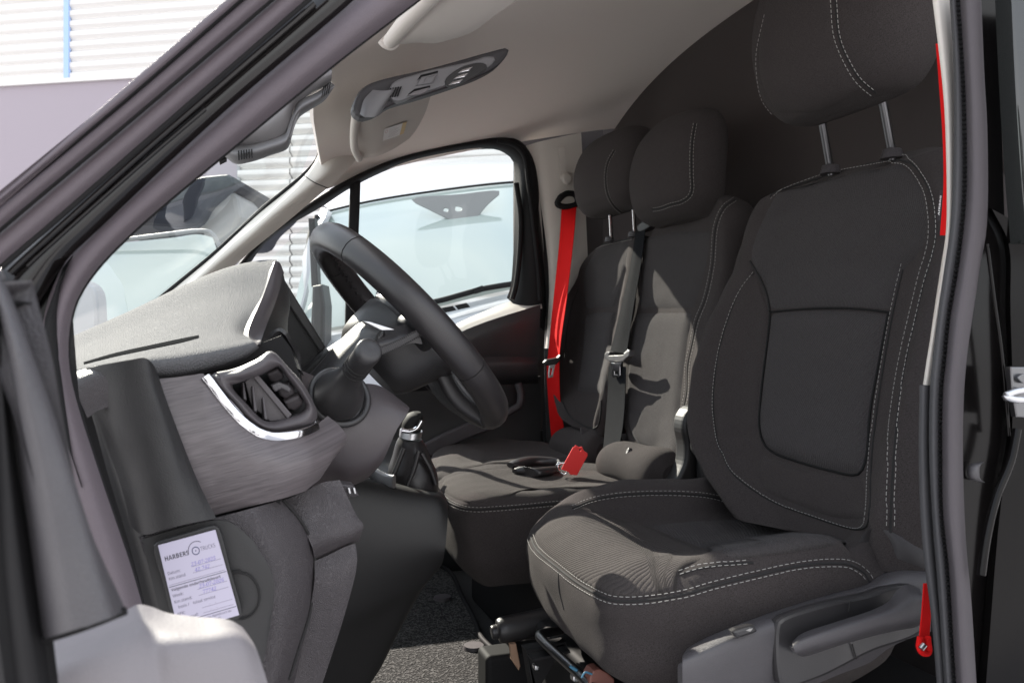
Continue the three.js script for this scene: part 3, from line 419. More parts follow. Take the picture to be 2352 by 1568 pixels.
{ // end cap, lower panels
  const cap = [[[196, 846], [232, 838], [300, 826], [332, 822], [352, 838], [364, 866]], [[205, 900], [240, 880], [300, 868], [340, 868], [362, 880], [378, 908]], [[232, 990], [262, 980], [320, 970], [370, 968], [395, 985], [412, 1000]], [[268, 1100], [300, 1095], [350, 1090], [400, 1086], [430, 1090], [452, 1100]], [[300, 1210], [330, 1228], [380, 1215], [430, 1203], [470, 1195], [496, 1190]]];
  part(dash, 'end_cap', sheet(cap.map((r, k) => r.map((p, i) => at(p[0], p[1], 'z', -.085 + (i === 0 ? -.02 : i === 1 ? -.004 : i > 3 ? .004 - .006 * (i - 3) : .004)))), { nu: 30, nv: 30, th: .006 }), M.capDark, 'dark fuse cover at the end of the dashboard');
  part(dash, 'end_cap_shelf', sheet([line('z', -.16, [[150, 850], [240, 838], [332, 823]]), line('z', -.09, [[165, 880], [215, 858], [300, 850]]), line('z', -.09, [[200, 960], [230, 940], [300, 930]])], { nu: 14, nv: 10, th: .004 }), M.plastic);
  part(dash, 'hinge_side_panel', sheet([line('z', -.12, [[160, 860], [190, 900], [250, 1100], [310, 1300], [370, 1560]]), line('z', -.105, [[196, 860], [230, 980], [290, 1180], [340, 1320], [420, 1600]]), line('z', -.10, [[240, 880], [270, 1000], [320, 1215], [400, 1330], [520, 1600]])], { nu: 20, nv: 8, th: .004 }), M.plasticDark);
  const rows = [[[318, 1236], [400, 1212], [496, 1190], [560, 1172], [640, 1150], [660, 1146]], [[340, 1300], [420, 1280], [530, 1250], [610, 1220], [680, 1200], [708, 1210]], [[370, 1400], [450, 1390], [560, 1370], [640, 1330], [700, 1300], [722, 1300]], [[400, 1500], [480, 1500], [580, 1490], [640, 1460], [690, 1420], [712, 1400]], [[430, 1620], [500, 1620], [590, 1620], [620, 1620], [650, 1620], [664, 1620]]];
  const low = part(dash, 'lower_panel', sheet(rows.map(r => r.map((p, i) => at(p[0], p[1], 'z', -.098 - .004 * i - (i > 3 ? .02 * (i - 3) : 0)))), { nu: 30, nv: 30, th: .005 }), M.plastic, 'dark lower dashboard side');
  part(dash, 'lower_recess', sheet([line('z', -.092, [[325, 1238], [405, 1215], [490, 1195], [530, 1200], [580, 1240]]), line('z', -.090, [[360, 1380], [440, 1370], [540, 1350], [600, 1330], [628, 1330]]), line('z', -.092, [[420, 1600], [480, 1600], [560, 1600], [592, 1560], [620, 1440]])], { nu: 20, nv: 16, th: .004 }), M.plasticDark);
  part(dash, 'round_cover', tube(line('z', -.088, px2([[540, 1316], [572, 1322], [592, 1350], [594, 1385], [578, 1412], [552, 1422], [520, 1410], [505, 1370], [515, 1330]], 40, true)), .0008, { closed: true, n: 60, caps: false }), M.seam, 'round cover outline');
  part(dash, 'panel_joint', tube(onto(low, px2([[648, 1150], [690, 1200], [714, 1250], [721, 1300], [710, 1400], [680, 1500], [662, 1560]], 24), .001), .0014), M.seam);
  // knee panel right of the joint and its upper shelf
  part(dash, 'knee_panel', sheet([line('z', -.16, [[650, 1150], [700, 1128], [740, 1108], [780, 1102]]), line('z', -.15, [[690, 1205], [735, 1190], [790, 1170], [820, 1185]]), line('z', -.145, [[716, 1255], [740, 1240], [800, 1225], [834, 1204]]), line('z', -.16, [[722, 1290], [750, 1275], [800, 1252], [824, 1242]])], { nu: 20, nv: 16, th: .006 }), M.plastic, 'grained knee panel');
  part(dash, 'knee_panel', sheet([line('z', -.155, [[722, 1288], [750, 1276], [795, 1254], [816, 1248]]), line('z', -.15, [[722, 1330], [750, 1320], [800, 1300], [820, 1290]]), line('z', -.16, [[705, 1430], [740, 1425], [780, 1410], [796, 1395]]), line('z', -.18, [[655, 1600], [690, 1600], [720, 1600], [730, 1600]])], { nu: 20, nv: 20, th: .006 }), M.plastic);
  // column lower cover
  part(dash, 'column_surround', sheet([line('z', -.34, [[690, 850], [740, 870], [800, 880], [870, 885], [935, 930]]), line('z', -.30, [[700, 900], [760, 920], [830, 930], [890, 930], [938, 945]]), line('z', -.29, [[735, 990], [770, 1000], [830, 1010], [880, 1010], [912, 985]]), line('z', -.30, [[742, 1060], [770, 1070], [810, 1080], [850, 1075], [878, 1060]]), line('z', -.33, [[712, 1125], [760, 1110], [790, 1120], [822, 1110], [846, 1098]])], { nu: 24, nv: 24, th: .006 }), M.mauve, 'smooth knee cover under the steering column');
  part(dash, 'socket', [slab(line('z', -.20, [[780, 1110], [812, 1114], [826, 1140], [796, 1146]]), .02, { bevel: .003 })], M.plastic);
  for (const x of [0, 12]) part(dash, 'socket_key', slab(line('z', -.196, [[798 + x, 1120], [803 + x, 1120], [806 + x, 1134], [801 + x, 1134]]), .006, { bevel: .0006 }), M.satin);
  // centre console leg
  part(dash, 'centre_console', sheet([line('z', -.72, [[790, 1060], [850, 1098], [930, 1116], [1005, 1132], [1024, 1142]]), line('z', -.66, [[785, 1100], [850, 1112], [930, 1130], [1008, 1148], [1029, 1172]]), line('z', -.64, [[780, 1200], [850, 1220], [930, 1240], [1000, 1250], [1022, 1260]]), line('z', -.66, [[740, 1380], [830, 1390], [910, 1360], [985, 1322], [1012, 1300]]), line('z', -.68, [[700, 1480], [800, 1460], [880, 1420], [940, 1385], [975, 1345]]), line('z', -.72, [[640, 1620], [740, 1620], [820, 1600], [870, 1540], [905, 1470]])], { nu: 30, nv: 36, th: .008 }), M.plasticDark, 'dark side of the centre console');
  part(dash, 'centre_console', sheet([line('z', -.72, [[790, 1060], [850, 1098], [930, 1116], [1005, 1132], [1024, 1142]]), line('z', -1.0, [[790, 1040], [850, 1072], [930, 1086], [990, 1096], [1000, 1104]]), line('z', -1.1, [[780, 980], [830, 1000], [900, 1010], [960, 1020], [970, 1040]])], { nu: 20, nv: 10, th: .008 }), M.plasticDark);
  part(dash, 'inner_wall', slab(line('z', -.24, [[150, 880], [330, 870], [480, 880], [600, 1000], [640, 1060], [640, 1600], [200, 1600], [150, 1100]]), .02, { bevel: 0 }), M.rubberBlack);
  part(dash, 'inner_wall', slab(line('z', -.235, [[460, 825], [600, 788], [646, 770], [668, 800], [690, 870], [560, 905], [460, 885]]), .01, { bevel: 0 }), M.rubberBlack);
  part(dash, 'panel_gap', sheet([line('z', -.125, [[480, 1165], [560, 1145], [640, 1122]]), line('z', -.135, [[490, 1215], [570, 1195], [645, 1170]])], { nu: 6, nv: 2, th: .003 }), M.rubberBlack);
  part(dash, 'lower_bulkhead', box(-.5, -.3, 0, .6, -1.75, -.15), M.plasticDark);
}
{ // gear lever
  const g = thing('gear_lever', 'gear lever with black gaiter, silver collar and knob behind the steering wheel', 'gear lever');
  const S = (z, a) => line('z', z, a);
  const ring = (cx, cy, w, h, z, n = 12) => Array.from({ length: n }, (_, i) => { const t = i / n * 2 * Math.PI; return at(cx + w * Math.cos(t), cy + h * .2 * Math.sin(t), 'z', z).add(V(0, 0, h * .0009 * Math.sin(t))); });
  part(g, 'gaiter', loft([ring(942, 1006, 25, 27, -.78), ring(943, 1020, 33, 35, -.78), ring(945, 1050, 43, 46, -.78), ring(947, 1080, 54, 56, -.78), ring(948, 1102, 57, 58, -.78), ring(950, 1132, 54, 56, -.78)], { nu: 40, nv: 24 }), M.leather);
  part(g, 'gaiter_fold', [tube(S(-.735, [[962, 1036], [950, 1080], [934, 1118]]), .004), tube(S(-.735, [[968, 1040], [990, 1080], [1000, 1112]]), .004), tube(S(-.735, [[928, 1030], [912, 1070], [900, 1098]]), .004)], M.leather);
  part(g, 'collar', loft([ring(942, 1002, 25, 26, -.78), ring(944, 988, 25, 26, -.78)], { nu: 24, nv: 4 }), M.satin);
  part(g, 'knob', loft([ring(944, 986, 22, 24, -.78), ring(948, 968, 22, 24, -.78), ring(954, 952, 17, 18, -.78), ring(958, 946, 8, 8, -.78)], { nu: 24, nv: 14 }), M.rubberBlack);
  part(g, 'knob_trim', tube(S(-.752, [[922, 988], [940, 990], [956, 984], [968, 966]]), .004), M.chrome);
  part(g, 'gaiter_frame', sweep(S([-.70, -.66], [[846, 1078], [862, 1090], [885, 1102], [905, 1106]]), rrect(.010, .004, .003), { n: 12 }), M.satin, 'silver frame at the foot of the gaiter');
}
// ---------------------------------------------------------------- seats
const lerpTab = (tab, y) => { if (y <= tab[0][0]) return tab[0][1]; for (let i = 1; i < tab.length; i++) if (y <= tab[i][0]) { const [a, b] = tab[i - 1], [c, d] = tab[i]; let t = (y - a) / (c - a); return b + (d - b) * t; } return tab[tab.length - 1][1]; };
// a backrest as rows of closed sections: [y, zFar, zNear, xFront, thickness, bolster depth]
function backGeo(rows, { nu = 72, nv = 48, bw = .1 } = {}) {
  return loft(rows.map(([y, zf, zn, x, th, b]) => { const w = zn - zf, q = Math.min(bw, w * .26), P = (z, dx) => V(x + dx, y, z);
    return [P(zf + .004, th * .55), P(zf, th * .2), P(zf + q * .12, -b * .55), P(zf + q * .42, -b), P(zf + q * .85, -b * .45), P(zf + q * 1.25, -.001), P(zf + w * .5, .004), P(zn - q * 1.25, -.001), P(zn - q * .85, -b * .45), P(zn - q * .42, -b), P(zn - q * .12, -b * .55), P(zn, th * .2), P(zn - .004, th * .55), P(zn - .03, th * .95), P(zf + w * .5, th), P(zf + .03, th * .95)]; }), { nu, nv, wob: .0011 });
}
const rowsFrom = (left, right, xs, o) => left.map(([px, py, x, th, b], i) => { const p = at(px, py, 'x', x); return [p.y, p.z, right[i], x, th, b]; });
const seam2 = (parent, mesh, pts, { w = 7, n = 60, thread = true, groove = true, off = .0012 } = {}) => { const a = px2(pts, n);
  const nm = a.map((p, i) => { const q = a[Math.min(n, i + 1)], r = a[Math.max(0, i - 1)], l = Math.hypot(q[0] - r[0], q[1] - r[1]) || 1; return [-(q[1] - r[1]) / l, (q[0] - r[0]) / l]; });
  if (groove) { const c = onto(mesh, a, .0002); if (c.length > 3) part(parent, 'seam', tube(c, .0016, { n: n, seg: 6 }), M.seam); }
  if (thread) for (const s of w ? [-1, 1] : [0]) { const c = onto(mesh, a.map((p, i) => [p[0] + nm[i][0] * w * s, p[1] + nm[i][1] * w * s]), off); if (c.length > 3) part(parent, 'stitching', stitches(c), M.thread); } };
// ---- driver's seat
const dseat = thing('bucket_seat', 'large dark fabric driver seat nearest the camera, with headrest on two posts', 'seat');
{
  const B = rowsFrom([[1700, 1180, .755, .10, .03], [1650, 1080, .78, .12, .05], [1622, 1010, .80, .13, .055], [1616, 940, .825, .13, .055], [1628, 812, .865, .13, .05], [1654, 725, .89, .125, .04], [1684, 646, .91, .12, .03], [1703, 580, .92, .11, .022], [1716, 520, .93, .10, .016], [1745, 462, .935, .09, .01]],
    [-.16, -.165, -.17, -.175, -.19, -.20, -.21, -.225, -.25, -.275]);
  B.push([.968, -.60, -.30, .94, .07, .006], [.982, -.56, -.345, .955, .04, .002], [.986, -.52, -.40, .968, .015, 0]);
  const back = part(dseat, 'backrest', backGeo(B), M.fabric);
  // sewn panels
  const uppL = px2([[1786, 440], [1752, 500], [1722, 598], [1752, 650], [1768, 712]], 8), uppR = px2([[2068, 372], [2120, 430], [2128, 560], [2080, 620], [2046, 714]], 8);
  const mixRow = (a, b, tops) => a.map((p, i) => [0, .33, .66, 1].map((t, k) => [p[0] + (b[i][0] - p[0]) * t, p[1] + (b[i][1] - p[1]) * t - (tops ? tops(i / 8) * Math.sin(Math.PI * t) : 0)]));
  const up = part(back, 'upper_panel', patch(back, mixRow(uppL, uppR, v => 5), { puff: .005, nu: 36, nv: 36 }), M.diag);
  const inL = px2([[1771, 718], [1769, 745], [1760, 822], [1749, 913], [1746, 985], [1765, 1034]], 8), inR = px2([[2043, 720], [2032, 780], [2022, 829], [2001, 947], [1993, 1040], [1984, 1088]], 8);
  part(back, 'centre_panel', patch(back, mixRow(inL, inR, v => 8 * (1 - v) - 12 * v), { puff: .010, nu: 36, nv: 36, edge: .12 }), M.diag);
  part(back, 'lower_panel', patch(back, [[[1752, 1042], [1830, 1070], [1915, 1094], [1984, 1096]], [[1740, 1075], [1830, 1110], [1915, 1140], [1990, 1140]], [[1755, 1130], [1830, 1160], [1915, 1190], [1985, 1196]]], { puff: .004, nu: 24, nv: 14 }), M.fabric);
  part(back, 'side_panel', patch(back, [[[1724, 604], [1740, 636], [1764, 700]], [[1690, 680], [1730, 720], [1766, 760]], [[1650, 800], [1700, 810], [1756, 822]], [[1636, 930], [1690, 930], [1744, 930]], [[1648, 1010], [1690, 1010], [1744, 1010]]], { puff: .003, nu: 18, nv: 24 }), M.fabric);
  seam2(back, back, [[1734, 626], [1702, 668], [1668, 748], [1645, 846], [1638, 930], [1640, 965], [1649, 1018], [1659, 1041], [1679, 1081], [1712, 1112], [1776, 1152], [1864, 1185], [1938, 1209], [1975, 1215], [1992, 1207], [1998, 1180], [2003, 1060], [2014, 950], [2052, 720], [2079, 602]], { w: 0, n: 140, off: .0055 });
  seam2(back, back, [[1770, 452], [1785, 436], [1830, 412], [1900, 395], [2000, 376], [2062, 368], [2092, 374], [2112, 392], [2138, 440], [2150, 505], [2148, 560], [2126, 640], [2108, 715], [2086, 810], [2070, 900], [2058, 1000], [2050, 1110], [2046, 1225]], { w: 8, n: 140, off: .0055 });
  for (const l of [[[1771, 717], [1840, 711], [1910, 708], [1980, 710], [2043, 718]], [[1771, 717], [1769, 745], [1760, 822], [1749, 913], [1746, 980], [1752, 1010], [1772, 1036], [1837, 1061], [1904, 1080], [1954, 1091], [1976, 1089], [1986, 1073], [1994, 1040], [2001, 947], [2022, 829], [2043, 718]]]) part(back, 'seam', tube(onto(back, px2(l, 60), .0016), .0017, { n: 80 }), M.slot);
  part(back, 'seam', tube(onto(back, px2([[1724, 600], [1745, 635], [1764, 680], [1770, 715]], 12), .002), .0018), M.seam);
  // woven word on the side of the backrest
  { const cv = document.createElement('canvas'); cv.width = 256; cv.height = 64; const c = cv.getContext('2d'); c.fillStyle = '#241f21'; c.fillRect(0, 0, 256, 64); c.fillStyle = '#d8d4d0'; c.font = 'bold 46px sans-serif'; c.textAlign = 'center'; c.textBaseline = 'middle'; c.fillText('AIRBAG', 128, 34);
    const t = new THREE.CanvasTexture(cv); t.colorSpace = THREE.SRGBColorSpace; const m = phy(1, .9, { map: t });
    const zz = at(2159, 480, 'z', -.2); const P4 = line('d', zz.clone().sub(CAM).dot(FW) - .012, [[2152, 505], [2160, 436], [2166, 437], [2159, 507]]); 
    const g = new THREE.BufferGeometry(); g.setAttribute('position', new THREE.Float32BufferAttribute([...P4[0].toArray(), ...P4[1].toArray(), ...P4[2].toArray(), ...P4[3].toArray()], 3)); g.setAttribute('uv', new THREE.Float32BufferAttribute([0, 1, 1, 1, 1, 0, 0, 0], 2)); g.setIndex([0, 1, 2, 0, 2, 3]); g.computeVertexNormals();
    part(back, 'airbag_tag', g, m, 'woven tag reading AIRBAG'); }
  // headrest
  const hr = (y, zf, zn, x, t) => { const zc = (zf + zn) / 2, w = (zn - zf) / 2; return [[-1, .3], [-.96, -.25], [-.8, -.62], [-.5, -.86], [0, -1], [.5, -.86], [.8, -.62], [.96, -.25], [1, .3], [.9, .75], [.5, .95], [0, 1], [-.5, .95], [-.9, .75]].map(([a, b]) => V(x + b * t, y, zc + a * w)); };
  const head = part(dseat, 'headrest', loft([hr(1.046, -.50, -.33, .87, .012), hr(1.052, -.535, -.30, .865, .04), hr(1.075, -.565, -.275, .86, .058), hr(1.12, -.592, -.255, .855, .066), hr(1.2, -.61, -.245, .855, .068), hr(1.28, -.595, -.25, .862, .06), hr(1.33, -.55, -.29, .87, .04), hr(1.34, -.50, -.34, .872, .01)], { nu: 60, nv: 40 }), M.fabric);
  part(head, 'front_panel', patch(head, [[[1764, -20], [1830, -24], [1916, -26]], [[1744, 80], [1830, 76], [1919, 70]], [[1746, 180], [1830, 190], [1940, 140]], [[1782, 260], [1880, 262], [1990, 212]]], { puff: .004, nu: 24, nv: 24 }), M.fabric);
  seam2(head, head, [[1760, 34], [1742, 118], [1742, 168], [1754, 228], [1786, 272]], { w: 0, n: 40, off: .003, groove: false });
  seam2(head, head, [[1920, 0], [1928, 84], [1950, 140], [1977, 182], [2012, 212]], { w: 7, n: 50, off: .0045 });
  for (const [x0, y0, x1, y1] of [[1886, 262, 1908, 388], [2026, 220, 2050, 352]]) { const a = at(x1, y1, 'x', .935), b = at(x0, y0, 'x', .90);
    part(dseat, 'headrest_post', tube([a.clone().lerp(b, -.1), b], .006, { n: 4, seg: 12 }), M.steel);
    const col = new THREE.CylinderGeometry(.013, .017, .014, 20); col.translate(a.x, a.y - .001, a.z); part(dseat, 'post_collar', col, M.plastic); }
  // cushion: sections along x (front to rear) would hide the rim, so rows run round the outline: from the hem up over the rim to the middle
  const rim = line('y', .405, [[1402, 1379, .404], [1473, 1381, .408], [1568, 1368, .418], [1640, 1345, .428], [1735, 1322, .437], [1830, 1303, .443], [1910, 1296, .444], [1962, 1300, .440], [2000, 1330, .422], [2060, 1300, .43], [2030, 1210, .44], [1850, 1160, .44], [1720, 1112, .446], [1660, 1116, .447], [1568, 1127, .446], [1480, 1127, .445], [1405, 1130, .442], [1345, 1146, .432], [1290, 1164, .42], [1250, 1185, .41], [1222, 1212, .403], [1224, 1248, .401], [1256, 1286, .400], [1300, 1322, .400], [1350, 1356, .401]]);
  const cen = V(.64, .43, -.42), ring = (k, dy, out = 0) => rim.map(p => { const q = p.clone().lerp(cen, k); const d = p.clone().sub(cen).setY(0).normalize(); return q.add(V(0, dy, 0)).addScaledVector(d, out); });
  const front = p => Math.max(0, Math.min(1, (.56 - p.x) / .12));
  const hem = rim.map(p => { const d = p.clone().sub(cen).setY(0).normalize(), f = front(p); return p.clone().addScaledVector(d, -.055 - .03 * f).setY(.275 + .0 * f); });
  const mid1 = rim.map(p => { const d = p.clone().sub(cen).setY(0).normalize(); return p.clone().addScaledVector(d, -.012).setY(.315); });
  const mid2 = rim.map(p => { const d = p.clone().sub(cen).setY(0).normalize(); return p.clone().addScaledVector(d, .004).setY(.365); });
  const dip = (k, f) => rim.map(p => { const q = p.clone().lerp(cen, k); q.y += f(p, k); return q; });
  const fm = (a, b) => p => a + (b - a) * front(p);
  const secs = [hem, mid1, mid2, ring(0, -.004, .004), ring(.02, .006, 0), dip(.10, fm(.026, .020)), dip(.21, fm(.022, .027)), dip(.29, fm(.0, .026)), dip(.35, fm(-.022, .022)), dip(.5, fm(-.032, .004)), dip(.62, fm(-.036, -.018)), dip(.85, () => -.036), dip(.985, () => -.036)];
  const cush = part(dseat, 'cushion', loft(secs, { nu: 120, nv: 60, caps: true, wob: .0011 }), M.fabric);
  part(cush, 'front_panel', patch(cush, [[[1226, 1222], [1262, 1194], [1345, 1174], [1468, 1198]], [[1240, 1258], [1312, 1234], [1420, 1222], [1556, 1238]], [[1290, 1304], [1378, 1292], [1490, 1276], [1632, 1272]], [[1345, 1342], [1430, 1342], [1504, 1328], [1566, 1312]], [[1402, 1369], [1470, 1372], [1520, 1368], [1556, 1360]]], { puff: .0025, nu: 36, nv: 36, edge: .06 }), M.ribbed);
  part(cush, 'centre_panel', patch(cush, [[[1486, 1206], [1600, 1196], [1740, 1192]], [[1560, 1240], [1680, 1228], [1830, 1208]], [[1640, 1268], [1760, 1252], [1900, 1226]], [[1690, 1286], [1810, 1272], [1960, 1246]]], { puff: .004, nu: 30, nv: 24 }), M.diag);
  seam2(cush, cush, [[1219, 1232], [1233, 1262], [1281, 1304], [1338, 1346], [1399, 1377], [1425, 1381], [1473, 1380], [1568, 1366], [1640, 1345], [1735, 1322], [1830, 1301], [1904, 1294], [1954, 1298], [1986, 1318], [2000, 1340]], { w: 8, n: 160, off: .002 });
  seam2(cush, cush, [[1316, 1168], [1350, 1153], [1405, 1140], [1480, 1134], [1568, 1134], [1640, 1142], [1690, 1160], [1730, 1190]], { w: 5, n: 70, off: .002 });
  seam2(cush, cush, [[1562, 1320], [1600, 1308], [1640, 1300], [1680, 1296], [1730, 1292]], { w: 4, n: 30, off: .004 });
  part(cush, 'seam', tube(onto(cush, px2([[1283, 1312], [1284, 1350], [1296, 1400]], 12), .0002), .0009), M.seam);
  // side trim, recline lever, switch
  const zt = -.155;
  const trim = part(dseat, 'side_trim', sheet([line('z', zt - .03, [[1578, 1490], [1604, 1474], [1680, 1440], [1800, 1397], [1910, 1362], [1992, 1338], [2030, 1318], [2070, 1306], [2140, 1304]]), line('z', zt, [[1568, 1508], [1602, 1492], [1682, 1456], [1803, 1412], [1908, 1378], [1995, 1354], [2036, 1334], [2074, 1322], [2140, 1320]]), line('z', zt + .008, [[1568, 1522], [1602, 1510], [1684, 1474], [1805, 1430], [1908, 1398], [1998, 1376], [2040, 1362], [2080, 1350], [2140, 1350]]), line('z', zt + .004, [[1568, 1620], [1602, 1620], [1690, 1560], [1808, 1520], [1910, 1490], [2000, 1460], [2040, 1440], [2080, 1420], [2140, 1410]]), line('z', zt - .012, [[1568, 1720], [1602, 1720], [1700, 1700], [1820, 1600], [1920, 1552], [2000, 1520], [2040, 1490], [2080, 1470], [2140, 1450]])], { nu: 50, nv: 30, th: .01 }), M.greyPlastic, 'grey plastic seat side trim');
  const rec = part(dseat, 'lever_surround', slab(line('z', zt + .012, px2([[1788, 1428], [1800, 1418], [1900, 1386], [2000, 1364], [2040, 1350], [2100, 1344], [2140, 1380], [2120, 1450], [2000, 1500], [1880, 1560], [1800, 1580], [1786, 1540]], 60, true)), .01, { bevel: .004 }), M.plasticFine);
  part(dseat, 'recline_lever', sheet([line('z', zt + .02, [[1820, 1474], [1840, 1456], [1920, 1428], [2010, 1398], [2042, 1380], [2060, 1356], [2085, 1342], [2112, 1350]]), line('z', zt + .045, [[1822, 1484], [1846, 1470], [1924, 1444], [2012, 1416], [2052, 1404], [2078, 1390], [2096, 1376], [2120, 1372]]), line('z', zt + .045, [[1828, 1498], [1850, 1490], [1928, 1466], [2014, 1440], [2052, 1432], [2082, 1424], [2104, 1420], [2122, 1412]]), line('z', zt + .02, [[1842, 1508], [1856, 1506], [1930, 1482], [2016, 1458], [2052, 1450], [2082, 1444], [2104, 1440], [2122, 1430]])], { nu: 50, nv: 20, th: .008 }), M.greyPlastic, 'long grey recline lever');
  const sw = part(dseat, 'seat_switch', slab(line('z', zt + .016, [[1684, 1452], [1694, 1446], [1726, 1437], [1736, 1438], [1742, 1450], [1732, 1456], [1700, 1466], [1692, 1464]]), .008, { bevel: .003 }), M.plasticFine);
  part(sw, 'switch_mark', slab(line('z', zt + .0165, [[1714, 1448], [1722, 1444], [1730, 1443], [1724, 1450]]), .001, { bevel: 0 }), M.thread);
  part(dseat, 'trim_joint', [tube(line('z', zt + .014, [[1953, 1380], [1950, 1404]]), .0009, { n: 4 }), tube(line('z', zt + .014, [[1958, 1480], [1968, 1512]]), .0009, { n: 4 })], M.seam);
  part(dseat, 'backrest_hinge_cover', loft([[1995, 1262, 30, -.22], [2020, 1256, 50, -.2], [2070, 1280, 60, -.19], [2130, 1300, 60, -.19]].map(([x, y, r, z]) => { const c = at(x, y, 'z', z); return circ(r * .00045, 10).map(([a, b]) => c.clone().add(V(b * .3, a, b))); }), { nu: 20, nv: 14 }), M.seatSide);
  // frame under the cushion
  const fr = new THREE.Group(); fr.name = 'seat_frame'; dseat.add(fr);
  part(fr, 'bar', tube([at(1290, 1448, 'z', -.52), at(1240, 1457, 'z', -.50), at(1250, 1474, 'z', -.47), at(1330, 1548, 'z', -.36), at(1420, 1640, 'z', -.28)], .0065, { n: 40, seg: 12 }), M.steel);
  part(fr, 'bracket', [slab(line('z', -.50, [[1208, 1492], [1300, 1474], [1302, 1484], [1216, 1504], [1240, 1600], [1226, 1600]]), .02), slab(line('z', -.46, [[1222, 1514], [1310, 1494], [1312, 1500], [1226, 1522]]), .02)], M.rubberBlack);
  part(fr, 'rail', [box(.40, .85, .05, .10, -.60, -.56), box(.40, .85, .05, .10, -.30, -.26)], M.steel);
  part(fr, 'bolt', [slab(line('z', -.46, px2([[1230, 1528], [1238, 1530], [1238, 1540], [1230, 1540]], 12, true)), .01), slab(line('z', -.40, px2([[1318, 1552], [1330, 1552], [1330, 1566], [1318, 1566]], 12, true)), .01)], M.satin);
  part(fr, 'seat_base', box(.46, .9, .0, .25, -.66, -.2, .01), M.rubberBlack);
  const con = part(fr, 'connector', slab(line('z', -.33, [[1356, 1552], [1364, 1540], [1378, 1536], [1396, 1545], [1412, 1560], [1412, 1590], [1350, 1590]]), .02, { bevel: .002 }), phy([.16, .06, .045], .5)); con.userData.label = 'brown wire connector';
  part(fr, 'wire', [tube(line('z', -.33, [[1336, 1556], [1344, 1544], [1360, 1548]]), .0012), tube(line('z', -.36, [[1310, 1530], [1330, 1545], [1340, 1580]]), .002)], phy([.05, .16, .25], .5));
}
